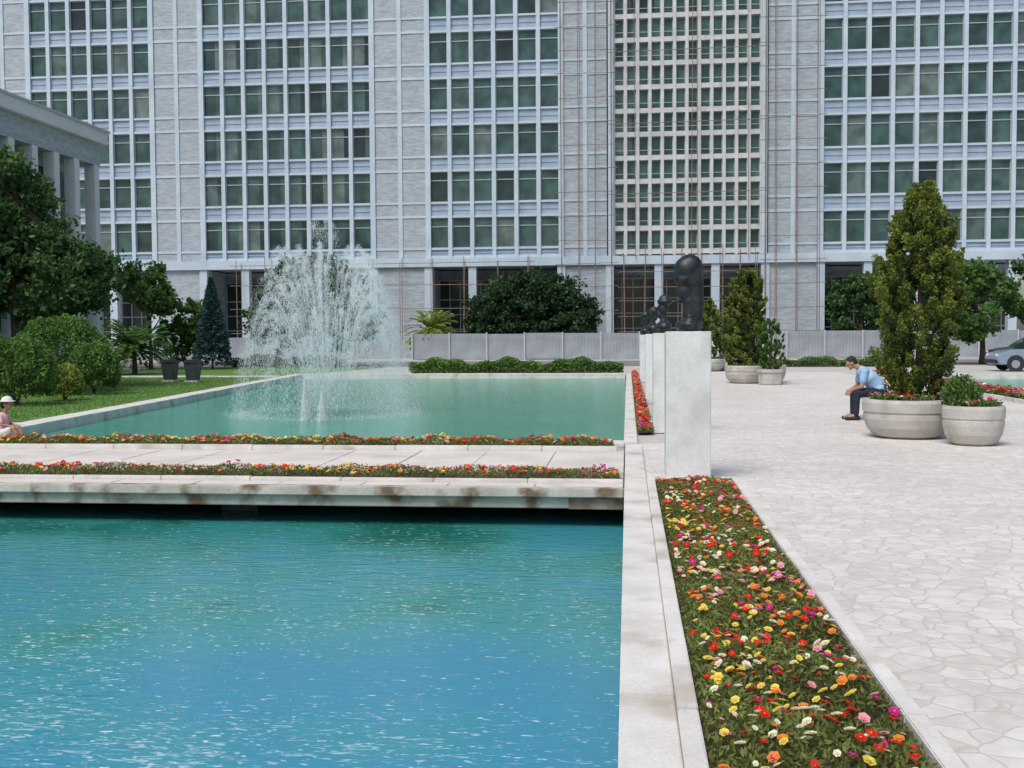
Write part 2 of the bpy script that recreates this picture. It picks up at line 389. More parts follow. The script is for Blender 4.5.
# ------------------------------------------------------------------ flowers
RED, YEL, CRM, ORG, MAG, PNK = (.78, .015, .015), (.88, .70, .12), (.88, .83, .62), (.87, .27, .05), (.66, .02, .28), (.84, .36, .46)
def flower_template():
    F = []; isC = []
    for lay, (rr, zz, n, off) in enumerate(((1, 0, 6, 0), (.66, .14, 5, .6))):
        for k in range(n):
            a = off+k*2*math.pi/n
            def P(r, t, z): return (r*math.cos(t), r*math.sin(t), z)
            F.append([P(.05, a, zz), P(rr*.86, a-.5, zz+.22), P(rr, a, zz+.2), P(rr*.86, a+.5, zz+.24)]); isC.append(0)
    F.append([(.18, 0, .3), (0, .18, .3), (-.18, 0, .3), (0, -.18, .3)]); isC.append(1)
    return np.array(F), np.array(isC)
FT, FC = flower_template()
def flowers_mesh(name, P, size, colors):
    n = len(P); k = len(FT)
    ang = R.uniform(0, 6.28, n); tx = R.normal(0, .32, n); ty = R.normal(0, .32, n)-.1
    V = np.zeros((n, k, 4, 3)); ca, sa = np.cos(ang), np.sin(ang)
    T = FT[None]
    x = T[..., 0]*ca[:, None, None]-T[..., 1]*sa[:, None, None]
    y = T[..., 0]*sa[:, None, None]+T[..., 1]*ca[:, None, None]
    z = T[..., 2]+x*tx[:, None, None]+y*ty[:, None, None]*-1
    s = (size*R.uniform(.6, 1.3, n))[:, None, None]
    V[..., 0] = x*s+P[:, 0][:, None, None]; V[..., 1] = y*s+P[:, 1][:, None, None]; V[..., 2] = z*s+P[:, 2][:, None, None]
    col = np.repeat(colors[:, None, :], k, 1)*R.uniform(.85, 1.1, (n, k, 1))
    col[:, FC == 1] = np.array((.7, .5, .05))
    me = fast_mesh(name, V.reshape(n*k, 4, 3), 4, {"col": np.clip(col.reshape(n*k, 3), 0, 1)})
    me.materials.append(M_petal); return me
def pick(n, pal, w):
    w = np.array(w, float); w /= w.sum()
    return np.array(pal)[R.choice(len(pal), n, p=w)]
PAL = [RED, YEL, CRM, ORG, MAG, PNK]

def flower_bed(x0, x1, y0, y1, zs, h, nleaf, lsize, nflow, fsize, w, label, group, indiv=0, kerbs=(), kz=.1, fol=None):
    e = empty("flower_bed", ((x0+x1)/2, (y0+y1)/2, 0), label, "flower bed", group)
    bm = bmesh.new(); nx = max(2, int((x1-x0)/.25)); ny = max(2, int((y1-y0)/.25))
    nx = min(nx, 60); ny = min(ny, 60)
    g = [[bm.verts.new((x0+(x1-x0)*i/nx, y0+(y1-y0)*j/ny, zs+random.uniform(-.01, .02))) for i in range(nx+1)] for j in range(ny+1)]
    for j in range(ny):
        for i in range(nx): bm.faces.new((g[j][i], g[j][i+1], g[j+1][i+1], g[j+1][i]))
    fin(bm, "soil", M_soil, e)
    for (a, b, c, d) in kerbs:
        horiz = (b-a) > (d-c)
        if horiz: coping("kerb", (a, (c+d)/2), (b, (c+d)/2), d-c, -.05, kz, 1.0, M_conc, "", e)
        else: coping("kerb", ((a+b)/2, c), ((a+b)/2, d), b-a, -.05, kz, 1.0, M_conc, "", e)
    P = np.stack([R.uniform(x0+.01, x1-.01, nleaf), R.uniform(y0, y1, nleaf), np.zeros(nleaf)], 1)
    def bumpf(P):
        v = .5+.25*np.sin(P[:, 0]*9+1.3*np.sin(P[:, 1]*5))+.25*np.sin(P[:, 1]*7.3+P[:, 0]*4)
        ex = np.minimum(P[:, 0]-x0, x1-P[:, 0]); ey = np.minimum(P[:, 1]-y0, y1-P[:, 1])
        edge = np.clip(np.minimum(ex, ey)/.08, .25, 1)
        return v*edge
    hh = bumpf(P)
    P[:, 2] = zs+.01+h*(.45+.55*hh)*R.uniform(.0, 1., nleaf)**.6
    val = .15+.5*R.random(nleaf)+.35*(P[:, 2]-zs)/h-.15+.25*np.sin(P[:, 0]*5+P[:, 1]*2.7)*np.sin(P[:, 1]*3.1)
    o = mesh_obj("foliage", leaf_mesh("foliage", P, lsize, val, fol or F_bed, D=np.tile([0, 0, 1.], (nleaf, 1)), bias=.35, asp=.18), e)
    o["kind"] = "stuff"
    Q = np.stack([R.uniform(x0+.03, x1-.03, nflow), R.uniform(y0+.03, y1-.03, nflow), np.zeros(nflow)], 1)
    Q[:, 2] = zs+.015+h*(.45+.55*bumpf(Q))*R.uniform(.85, 1.12, nflow)
    C = pick(nflow, PAL, w)
    cent = np.stack([R.uniform(x0, x1, 40), R.uniform(y0, y1, 40)], 1); cc = pick(40, PAL, w)
    near = np.argmin(((Q[:, None, :2]-cent[None])**2).sum(-1), 1)
    use = R.random(nflow) < .35; C[use] = cc[near][use]
    order = np.argsort(Q[:, 1])
    Q = Q[order]; C = C[order]
    k = min(indiv, nflow)
    if k:
        vis = [i for i in range(nflow) if Q[i, 1] > 3.9][:k]
        vs_ = set(vis); rest = [i for i in range(nflow) if i not in vs_]
        tm = {}
        for c in PAL:
            tm[tuple(c)] = [flowers_mesh("flower", np.zeros((1, 3)), fsize, np.array([c])) for _ in range(6)]
        for i in vis:
            mesh_obj("flower", random.choice(tm[tuple(C[i])]), e, tuple(Q[i]))
        Q = Q[rest]; C = C[rest]
    o = mesh_obj("flowers", flowers_mesh("flowers", Q, fsize, C), e); o["kind"] = "stuff"
    return e
G_bed = "flower beds edged with kerbs around the pools"
W1 = [5, 3.2, 4, 3.0, 1.4, 1.2]
flower_bed(.29, 1.10, 2.2, 11.7, .0, .12, 60000, .036, 1350, .0195, W1, "long bed of red, yellow, white and orange flowers beside the pool", G_bed, 100,
           kerbs=((.20, .285, -4, 11.8), (1.105, 1.19, -4, 11.8), (.29, 1.10, 11.7, 11.8)), kz=.075)
flower_bed(.15, .42, 17.6, 45, .03, .16, 9000, .07, 800, .036, [5, 1, .6, 2, 1.4, 1], "narrow bed of red flowers along the fountain pool by the pedestals", G_bed)
flower_bed(-15.5, -.1, 11.72, 12.32, .03, .11, 24000, .040, 800, .025, [5, 3.4, 2, 2, .9, 2], "row of red and yellow flowers on the front of the footbridge", G_bed,
           kerbs=((-15.6, -.05, 11.62, 11.72), (-15.6, -.05, 12.32, 12.42)), kz=.055)
flower_bed(-10.4, -.2, 15.0, 15.62, .03, .14, 18000, .048, 720, .028, [5, 3, 1.2, 2.5, .9, 1.4], "row of red and yellow flowers on the back of the footbridge", G_bed,
           kerbs=((-10.5, -.15, 14.86, 15.0),), kz=.08)
flower_bed(9.05, 9.95, 13, 43.5, .03, .22, 14000, .11, 1200, .05, [5, .6, 1.2, 2, 2.5, 2], "bed of red and pink flowers along the pool across the plaza", G_bed,
           kerbs=((8.95, 9.05, 12.9, 43.6),))

# ------------------------------------------------------------------ footbridge
e = empty("footbridge", (-8, 14, 0), "low weathered concrete footbridge crossing between the two pools", "footbridge")
bm = bmesh.new(); box(bm, -16, -.05, 11.25, 15.95, -.20, -.002)
box(bm, -16, -.045, 11.17, 11.33, -.075, .02)
fin(bm, "deck", M_conc2, e, None, .01)
M_bp = noisy("bridge_paving", (.56, .515, .465), (.68, .64, .59), 1.3, .85, .3, fine=25, stain=((.40, .35, .30), .8, .6))
for q in ((11.335, 11.61), (12.43, 14.85), (15.63, 16.13)):
    coping("paving", (-16, (q[0]+q[1])/2), (-.05, (q[0]+q[1])/2), q[1]-q[0], 0, .018 if q[0] < 15 else .05, .9, M_bp, "", e)
for x in (-4.5, -9.5, -14):
    bx("pier", noisy("dark_wet_concrete", (.06, .07, .065), (.12, .13, .12), 3, .8, .3), (x-.22, x+.22, 12.1, 15.9, -1.2, -.196), e)
bx("end_joint", noisy("rust_stained_concrete", (.16, .10, .06), (.34, .28, .22), 5, .9, .4), (-.62, -.055, 11.24, 11.40, -.207, -.085), e, .006)

# ------------------------------------------------------------------ pedestals & busts
G_p = "marble pedestals with bronze busts in a row"
def bust(loc, sc, kind):
    bm = bmesh.new()
    if kind == 0:
        # head with a tall rounded cap, long cloth sweeping down behind the neck to the shoulder
        ball(bm, (.01, 0, .065), (.15, .20, .085), 3); cap(bm, (.01, -.12, .09), (.01, .12, .09), .07, .07)
        cap(bm, (.03, 0, .08), (.01, 0, .34), .085, .070)
        ball(bm, (-.03, 0, .43), (.095, .08, .115), 3); cap(bm, (-.135, 0, .405), (-.11, 0, .46), .013, .011); ball(bm, (-.095, 0, .335), (.04, .045, .035)); cap(bm, (-.115, .02, .37), (-.115, -.02, .37), .012, .012)
        ball(bm, (-.01, 0, .56), (.135, .12, .10), 3); ball(bm, (.0, 0, .66), (.150, .13, .15), 3); ball(bm, (.02, 0, .70), (.135, .12, .125), 3)
        cap(bm, (.045, 0, .64), (.075, 0, .46), .115, .095); cap(bm, (.075, 0, .46), (.09, 0, .14), .095, .075)
    elif kind == 1:
        ball(bm, (.0, 0, .09), (.12, .19, .10)); cap(bm, (0, 0, .12), (-.01, 0, .28), .06, .05)
        ball(bm, (-.01, 0, .36), (.080, .072, .11)); cap(bm, (-.105, 0, .35), (-.08, 0, .39), .015, .013); ball(bm, (-.06, 0, .27), (.045, .045, .06))
        ball(bm, (.01, 0, .455), (.115, .11, .06)); ball(bm, (.01, 0, .50), (.085, .08, .06))
    else:
        ball(bm, (.0, 0, .10), (.12, .21, .11)); cap(bm, (0, 0, .12), (-.02, 0, .28), .065, .052)
        ball(bm, (-.02, 0, .37), (.085, .072, .12)); cap(bm, (-.115, 0, .36), (-.09, 0, .40), .016, .014); ball(bm, (.01, 0, .42), (.095, .085, .09)); ball(bm, (.04, 0, .31), (.05, .06, .07))
    bmesh.ops.scale(bm, vec=(sc, sc, sc), verts=bm.verts)
    bmesh.ops.create_cube(bm, size=1, matrix=Matrix.Translation((0, 0, .03)) @ Matrix.Diagonal((.2*sc, .30*sc, .06, 1)))
    o = sculpt(bm, "bronze_bust", M_bronze, .009*sc, None, loc, 5 if kind == 0 else 3)
    return o
ys = [12.2, 18.2, 26.0, 38.0]
for i, y in enumerate(ys):
    h = 1.65
    e = empty("pedestal", (.66, y, 0), "tall square white marble pedestal carrying a bronze bust", "pedestal", G_p)
    bx("shaft", M_marble, (.415, .905, y-.25, y+.25, .03, h-.0), e, .008)
    bx("base", M_conc, (.39, .93, y-.28, y+.28, 0, .035), e, .004)
    k = 0 if i == 0 else (1 if i % 2 else 2)
    b = bust((.665 if i == 0 else .60, y, h), (1.04, 1.15, 1.3, 1.5)[i], k)
    top(b, "dark bronze bust in a tall flowing headdress on a pedestal" if i == 0 else ("dark bronze bust wearing a turban on a pedestal" if k == 1 else "dark bronze bust of a bareheaded man on a pedestal"), "bust", "bronze busts on the pedestals")

# ------------------------------------------------------------------ trees
def blob_points(center, rad, n, clumps, crad, flat=1.):
    c = np.array(center); r = np.array(rad)
    d = unit(R.normal(size=(clumps, 3)))
    rr = R.uniform(.35, 1., (clumps, 1))**.45
    cc = c+d*r*rr*R.uniform(.8, 1.08, (clumps, 1))
    cs = crad*R.uniform(.6, 1.35, clumps)
    idx = R.integers(0, clumps, n)
    p = unit(R.normal(size=(n, 3)))*R.uniform(.3, 1, (n, 1))
    p[:, 2] *= flat
    P = cc[idx]+p*cs[idx][:, None]
    tone = R.uniform(-.22, .22, clumps)[idx]
    return P, tone, p
def trunk(name, base, topz, r, blobs, parent):
    bm = bmesh.new(); x, y = base
    segs = 5; pts = []
    for i in range(segs+1):
        t = i/segs; pts.append(Vector((x+.12*math.sin(i*1.7)*t, y+.1*math.cos(i*2.1)*t, topz*t)))
    for i in range(segs):
        cone(bm, pts[i], pts[i+1], r*(1-.12*i)*(1.25 if i == 0 else 1), r*(1-.12*(i+1)), 9)
    for (c, rd) in blobs:
        for k in range(4):
            t = random.choice(pts[2:])
            tgt = Vector((c[0]+random.uniform(-.6, .6)*rd[0], c[1]+random.uniform(-.6, .6)*rd[1], c[2]+random.uniform(-.3, .6)*rd[2]))
            mid = (t+tgt)/2+Vector((0, 0, -.1)); cone(bm, t, mid, r*.45, r*.28, 6); cone(bm, mid, tgt, r*.28, r*.06, 6)
    return fin(bm, name, M_bark, parent, None, 0, True)
def tree(base, blobs, nleaf, lsize, mat, label, r=.16, topz=None, cat="tree", name="broadleaf_tree", crad=.5, group=None, clumps=55):
    e = empty(name, (base[0], base[1], 0), label, cat, group)
    trunk("trunk", base, topz or max(b[0][2] for b in blobs), r, blobs, e)
    PP, VV, DD = [], [], []
    vol = sum(b[1][0]*b[1][2] for b in blobs)
    for c, rd in blobs:
        n = int(nleaf*rd[0]*rd[2]/vol)
        P, tone, d = blob_points(c, rd, n, clumps, crad, .8)
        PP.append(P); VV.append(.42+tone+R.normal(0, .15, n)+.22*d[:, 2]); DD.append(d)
    P = np.concatenate(PP); k = P[:, 2] > .05
    mesh_obj("crown", leaf_mesh("crown", P[k], lsize, np.concatenate(VV)[k], mat, D=np.concatenate(DD)[k], bias=.3), e)
    return e
def shrub(base, rad, h, nleaf, lsize, mat, label, name="clipped_shrub", cat="shrub", group=None):
    e = empty(name, (base[0], base[1], 0), label, cat, group)
    bm = bmesh.new()
    for k in range(5):
        cone(bm, (base[0], base[1], 0), (base[0]+random.uniform(-.5, .5)*rad[0], base[1]+random.uniform(-.5, .5)*rad[1], h*.6), .035, .012, 6)
    fin(bm, "stem", M_bark, e)
    d = unit(R.normal(size=(nleaf, 3))); d[:, 2] = np.where(d[:, 2] < -.6, -d[:, 2], d[:, 2])
    lump = 1+.05*np.sin(d[:, 0]*9+d[:, 2]*6)+.04*np.sin(d[:, 1]*12-d[:, 2]*9)+.03*np.sin(d[:, 0]*23+d[:, 1]*19)
    rr = (1-.22*R.random(nleaf)**2)*lump
    P = np.array([base[0], base[1], h*.46])+d*rr[:, None]*np.array([rad[0], rad[1], h*.54])
    k = P[:, 2] > .02
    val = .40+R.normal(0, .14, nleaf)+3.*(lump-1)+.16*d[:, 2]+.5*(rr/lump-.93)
    mesh_obj("foliage", leaf_mesh("foliage", P[k], lsize, val[k], mat, D=d[k], bias=.3), e)
    return e
tree((-20.2, 34), [((-20.9, 34, 5.7), (2.2, 2.3, 2.2)), ((-19.0, 33.5, 3.7), (2.2, 2.2, 1.8)), ((-21.8, 34, 4.2), (2.6, 2.4, 2.6)), ((-21.2, 34, 6.9), (1.5, 1.6, 1.1)), ((-18.2, 34, 3.7), (1.2, 1.2, 1.2))],
     34000, .19, F_tree, "large dark green leafy tree on the lawn", .22, 6.2, crad=.5, clumps=80)
tree((-25.2, 55), [((-25.4, 55, 4.5), (1.4, 1.4, 1.3)), ((-24.6, 55, 3.6), (1., 1., .8))], 6000, .2, F_mid, "small leafy tree with a rounded crown", .1, 4.6, crad=.4)
tree((-23.6, 57), [((-23.6, 57, 2.6), (1.3, 1.3, 1.2)), ((-22.9, 57, 1.8), (1.1, 1.1, 1.2)), ((-24.6, 57, 1.6), (1.2, 1.2, 1.2))], 8000, .2, F_shrub, "small bright green tree beside a spruce", .08, 3, crad=.35)
tree((-17.7, 60), [((-17.9, 60, 3.8), (2.9, 2.6, 2.3)), ((-16.2, 60, 2.8), (2.2, 2.2, 1.9)), ((-19.9, 60, 2.7), (1.9, 2.2, 1.9)), ((-18.6, 60, 5.3), (1.6, 1.6, 1.1))], 20000, .24, F_tree, "broad dark green tree behind the fountain", .2, 4.8, crad=.5, clumps=70)
tree((-6.8, 78.3), [((-7.0, 78.3, 3.8), (3.6, 1.9, 2.2)), ((-3.9, 78.3, 3.0), (2.1, 1.8, 2.1)), ((-9.8, 78.3, 3.0), (2.1, 1.8, 2.1)), ((-6.1, 78.3, 5.2), (2.6, 1.6, 1.1)), ((-8.3, 78.3, 4.9), (1.9, 1.6, 1.1)), ((-7, 78.3, 2.2), (4.2, 1.8, 1.6))], 30000, .30, F_dim, "wide dense dark green bushy tree behind the metal fence", .22, 4.2, crad=.55, clumps=90)
tree((16.4, 78.3), [((16.2, 78.3, 3.6), (2.2, 1.8, 2.4)), ((18.0, 78.3, 4.0), (1.7, 1.7, 2.0))], 10000, .30, F_tree, "dark leafy tree behind the metal fence", .14, 4, crad=.55)
tree((18.8, 60), [((18.6, 60, 3.3), (2.2, 2, 2.3)), ((17.6, 60, 4.4), (1.4, 1.4, 1.3))], 9500, .26, F_mid, "leafy green tree near the parked car", .15, 4.4, crad=.5)
tree((22.6, 62), [((22.6, 62, 3.8), (2.2, 2, 2.4)), ((24, 62, 3.2), (1.8, 1.8, 1.8))], 8500, .26, F_tree, "dark leafy tree beside the parking area", .15, 4.6, crad=.5)

G_s = "clipped rounded shrubs on the lawn"
shrub((-14.9, 25.0), (.95, .9), 1.65, 13000, .07, F_shrub, "rounded green clipped shrub on the lawn", group=G_s)
shrub((-17.3, 31.5), (1.45, 1.3), 2.3, 20000, .085, F_shrub, "large rounded green clipped shrub on the lawn", group=G_s)
shrub((-15.5, 30), (.75, .7), 1.5, 10000, .075, F_shrub, "small rounded green clipped shrub near the pool", group=G_s)
shrub((-19.6, 30.5), (1.2, 1.0), 2.1, 12000, .085, F_shrub, "tall rounded green clipped shrub on the lawn", group=G_s)
shrub((-14.75, 27.0), (.5, .4), .95, 6000, .06, F_lime, "small yellow green shrub between clipped shrubs", group=G_s)
def hedge(x0, x1, y, w, h, label, mat=F_mid, n=12000):
    e = empty("low_hedge", ((x0+x1)/2, y, 0), label, "hedge")
    bx("woody_core", M_bark, (x0+.1, x1-.1, y-w*.25, y+w*.25, 0, h*.55), e)
    P = np.stack([R.uniform(x0, x1, n), R.uniform(y-w/2, y+w/2, n), R.uniform(.02, 1, n)**.7*h], 1)
    P[:, 2] *= .85+.18*np.sin(P[:, 0]*2.1)+.1*np.sin(P[:, 0]*5.7)
    mesh_obj("foliage", leaf_mesh("foliage", P, .12, .2+.5*R.random(n)+.25*np.sin(P[:, 0]*1.3)*.5+.2*P[:, 2]/h, mat), e)
    return e
hedge(-9.6, -.2, 47.2, .9, .66, "low leafy hedge along the end of the fountain pool", F_shrub)
hedge(-22, -15.5, 58.3, .8, .7, "low hedge behind the lawn", F_tree, 5000)
hedge(4.5, 14, 56.5, .8, .5, "low hedge in front of the metal fence", F_mid, 6000)

def cone_tree(base, zb, zt, rmax, nleaf, lsize, mat, label, name, trunk_r=.06, tiers=True, group=None, trunk_from=0):
    e = empty(name, (base[0], base[1], trunk_from), label, "conifer tree", group)
    bm = bmesh.new(); cone(bm, (base[0], base[1], trunk_from), (base[0], base[1], zt-.1), trunk_r, .012, 8); fin(bm, "trunk", M_bark, e)
    t = R.random(nleaf)**.75
    a = R.uniform(0, 6.283, nleaf)
    rt = rmax*(1-t)**.85
    if tiers: rt = rt*(.8+.28*np.abs(np.sin(t*26+2.*np.sin(a*3))))
    rr = rt*R.uniform(.45, 1, nleaf)**.6
    P = np.stack([base[0]+rr*np.cos(a), base[1]+rr*np.sin(a), zb+(zt-zb)*t-rr*.15], 1)
    D = np.stack([np.cos(a), np.sin(a), np.full(nleaf, .1)], 1)
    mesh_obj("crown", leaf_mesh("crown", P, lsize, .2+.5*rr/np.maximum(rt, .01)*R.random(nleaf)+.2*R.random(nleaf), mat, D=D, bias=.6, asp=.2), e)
    return e
cone_tree((-21.8, 55), .3, 4.8, 1.1, 8000, .26, F_blue, "blue green spruce with drooping tiers beside the lawn", "spruce_tree")

P_TALL = [.38, .72, .95, 1., .90, .78, .52, .08]
P_OVAL = [.70, .92, 1., 1., .96, .88, .68, .15]
def golden(base, zb, zt, rmax, clumps, per, label, tfrom=0, group="golden conifers growing in planters", ls=.075, mat=None, rough=.13, ph=0., prf=P_TALL, name="golden_conifer", bias=.5):
    e = empty(name, (base[0], base[1], tfrom), label, "conifer tree", group)
    bm = bmesh.new(); cone(bm, (base[0], base[1], tfrom), (base[0]+.03, base[1], zt-.3), min(.07, rmax*.1), .015, 8)
    for k in range(14):
        z = zb+(zt-zb)*random.uniform(.05, .7); a = random.uniform(0, 6.28)
        cone(bm, (base[0], base[1], z), (base[0]+math.cos(a)*rmax*.5, base[1]+math.sin(a)*rmax*.5, z+.12*(zt-zb)), .022, .006, 5)
    fin(bm, "trunk", M_bark, e)
    H = zt-zb
    t = R.random(clumps)**.9; a = R.uniform(0, 6.283, clumps)
    prof = rmax*np.interp(t, [0, .10, .25, .45, .62, .75, .88, 1], prf)
    lump = .13*np.sin(a*2+t*11+ph)+.10*np.sin(a*3-t*17+ph*2)+.07*np.sin(t*31+a)
    prof *= 1+lump+R.normal(0, rough, clumps)
    rr = prof*R.uniform(.5, 1.0, clumps)
    C = np.stack([base[0]+rr*np.cos(a)+.05*math.sin(ph)*t, base[1]+rr*np.sin(a), zb+H*t*.93], 1)
    hz = (.085+.08*R.random(clumps))*H/2.8
    idx = np.repeat(np.arange(clumps), per); n = len(idx)
    s = R.random(n); w = 1.15*np.sqrt(s+.06)*(1-s*.8)
    ang = R.uniform(0, 6.283, n); rad = w*R.uniform(.2, 1, n)*hz[idx]
    out = np.stack([np.cos(a), np.sin(a), np.zeros(clumps)], 1)[idx]
    P = C[idx]+np.stack([np.cos(ang)*rad, np.sin(ang)*rad, (s-.35)*1.35*hz[idx]], 1)+out*(s*.5*hz[idx])[:, None]
    D = out*.6+np.array([0, 0, 1.])+.6*np.stack([np.cos(ang), np.sin(ang), np.zeros(n)], 1)
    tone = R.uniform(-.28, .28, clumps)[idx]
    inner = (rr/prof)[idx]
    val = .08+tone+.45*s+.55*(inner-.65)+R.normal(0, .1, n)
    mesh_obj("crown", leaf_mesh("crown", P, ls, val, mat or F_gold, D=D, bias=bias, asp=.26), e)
    return e
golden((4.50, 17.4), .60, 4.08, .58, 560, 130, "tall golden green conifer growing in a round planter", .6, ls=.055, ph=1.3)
golden((3.95, 37), .55, 4.0, .70, 340, 60, "golden green conifer growing in a round planter", .5, ls=.10, prf=P_OVAL, rough=.08)
golden((4.62, 35.8), .48, 2.2, .44, 150, 50, "small rounded green conifer in a low planter", .48, None, ls=.085, mat=F_mid, prf=P_OVAL, rough=.06, name="small_conifer")
golden((3.75, 50), .5, 3.4, .52, 160, 50, "slender conifer in a distant planter", .4, ls=.13)
golden((4.5, 50.5), .5, 2.2, .5, 100, 40, "small conifer in a distant planter", .4, ls=.12)

def palm(base, h, fl, nf, mat, label, tr=.12):
    e = empty("palm", (base[0], base[1], 0), label, "palm")
    bm = bmesh.new(); cone(bm, (base[0], base[1], 0), (base[0], base[1], h), tr, tr*.8, 10); fin(bm, "trunk", M_bark, e)
    P = []; D = []
    for k in range(nf):
        a = random.uniform(0, 6.28); el = random.uniform(-.1, 1.25)
        p = Vector((base[0], base[1], h)); v = Vector((math.cos(a)*math.cos(el), math.sin(a)*math.cos(el), math.sin(el)))
        for s in range(22):
            p = p+v*fl/22; v = (v+Vector((0, 0, -.055))).normalized()
            sd = v.cross(Vector((0, 0, 1))).normalized()
            for q in (-1, 1):
                d = sd*q+v*.7; P.append(tuple(p+d*fl*.06)); D.append(tuple(d))
    P = np.array(P); D = np.array(D); n = len(P)
    mesh_obj("fronds", leaf_mesh("fronds", P, fl*.17, .3+.6*R.random(n), mat, D=D, bias=.9, asp=.14), e)
palm((-22.3, 47), 1.1, 1.7, 75, F_mid, "short bushy palm with arching green fronds on the lawn")
palm((-14.1, 77.4), 1.9, 2.0, 90, F_lime, "small palm with yellow green fronds near the fence")

n = 26000
P = np.stack([R.uniform(-22, -12, n), 20.5+22*R.random(n)**1.3, R.uniform(.0, .04, n)+.01], 1)
k = P[:, 0] < (-11.75-(P[:, 1]-20)*.115)
o = mesh_obj("lawn_grass_blades", leaf_mesh("lawn_grass_blades", P[k], .06, R.random(k.sum()), F_grass, D=np.tile([0, 0, 1.], (k.sum(), 1)), bias=.5, asp=.15))
top(o, "short green grass blades covering the lawn", "grass", kind="stuff")

# ------------------------------------------------------------------ planters
def planter(x, y, r, h, label, flowers=True, w=(3, 0, 1, .5, 4, 3), sq=False, nleaf=900):
    e = empty("concrete_planter", (x, y, 0), label, "planter", "concrete planters on the plaza")
    bm = bmesh.new()
    lathe(bm, [(r*.62, 0), (r*.78, .04), (r*.93, h*.28), (r*.995, h*.5), (r*1.0, h*.62), (r*.985, h*.64), (r*.985, h*.67), (r*1.02, h*.69), (r*1.03, h*.92), (r*1.0, h), (r*.86, h), (r*.84, h*.86), (r*.3, h*.84)], 48, (x, y, 0))
    fin(bm, "bowl", M_plant, e, None, 0, False)
    bm = bmesh.new(); lathe(bm, [(r*.83, h*.845), (r*.5, h*.93), (.02, h*.95)], 30, (x, y, 0)); fin(bm, "soil", M_soil, e)
    if flowers:
        a = R.uniform(0, 6.28, nleaf); rr = r*.88*np.sqrt(R.random(nleaf))
        P = np.stack([x+rr*np.cos(a), y+rr*np.sin(a), h*.93+R.random(nleaf)*.12], 1)
        o = mesh_obj("foliage", leaf_mesh("foliage", P, .07, R.random(nleaf), F_mid, D=np.tile([0, 0, 1.], (nleaf, 1)), bias=.4, asp=.25), e); o["kind"] = "stuff"
        m = int(nleaf*.1); a = R.uniform(0, 6.28, m); rr = r*.88*np.sqrt(R.random(m))
        Q = np.stack([x+rr*np.cos(a), y+rr*np.sin(a), h*.93+.07+R.random(m)*.07], 1)
        o = mesh_obj("flowers", flowers_mesh("flowers", Q, .026, pick(m, PAL, w)), e); o["kind"] = "stuff"
planter(4.34, 17.4, .66, .60, "large round concrete planter holding a conifer and flowers")
planter(4.98, 16.25, .42, .57, "smaller round concrete planter with pink flowers and ferns", True, (2, 0, 3, 0, 4, 5), nleaf=700)
planter(3.95, 37, .68, .6, "round concrete planter holding a conifer")
planter(4.75, 37.6, .6, .6, "round concrete planter with flowers beside another planter")
planter(3.75, 50, .6, .55, "distant round concrete planter holding a conifer")
planter(4.55, 50.5, .6, .55, "distant round concrete planter with a small conifer")
e = empty("box_planter", (4.6, 35.8, 0), "low grey stone planter holding a small conifer", "planter")
bm = bmesh.new(); lathe(bm, [(.34, 0), (.38, .03), (.42, .38), (.40, .40)], 8, (4.62, 35.8, 0)); fin(bm, "box", M_plant, e)
bm = bmesh.new(); lathe(bm, [(.45, .40), (.46, .48), (.40, .50)], 8, (4.62, 35.8, 0)); fin(bm, "rim", M_plant, e)
n = 1100; a = R.uniform(0, 6.28, n); t = R.random(n)
P = np.stack([4.84+np.cos(a)*.28*np.sqrt(t), 16.35+np.sin(a)*.28*np.sqrt(t), .58+R.random(n)*.46*(1-t*.6)], 1)
e = empty("leafy_plant", (4.86, 16.35, .55), "bushy green fern like plant in a planter", "plant")
mesh_obj("foliage", leaf_mesh("foliage", P, .10, R.random(n), F_mid, D=np.stack([np.cos(a), np.sin(a), np.ones(n)], 1), bias=.6, asp=.15), e)
bm = bmesh.new()
for k in range(8): cone(bm, (4.86, 16.35, .5), (4.86+random.uniform(-.15, .15), 16.35+random.uniform(-.15, .15), .85), .01, .004, 5)
fin(bm, "stem", M_bark, e)

M_bin = plain("bin_metal", (.05, .06, .065), .5)
for i, (x, y) in enumerate(((-17.2, 39.2), (-16.1, 38.7))):
    e = empty("litter_bin", (x, y, 0), "dark grey tapered litter bin standing on the lawn", "litter bin", "dark litter bins by the lawn path")
    bm = bmesh.new(); box(bm, x-.26, x+.26, y-.25, y+.25, .06, .72)
    for v in bm.verts:
        if v.co.z < .3: v.co.x = x+(v.co.x-x)*.75; v.co.y = y+(v.co.y-y)*.75
    fin(bm, "body", M_bin, e, None, .02)
    bm = bmesh.new(); box(bm, x-.29, x+.29, y-.28, y+.28, .72, .78); box(bm, x-.2, x+.2, y-.2, y+.2, .78, .84); fin(bm, "lid", M_bin, e, None, .015)
    bx("foot", M_conc, (x-.24, x+.24, y-.24, y+.24, 0, .06), e)

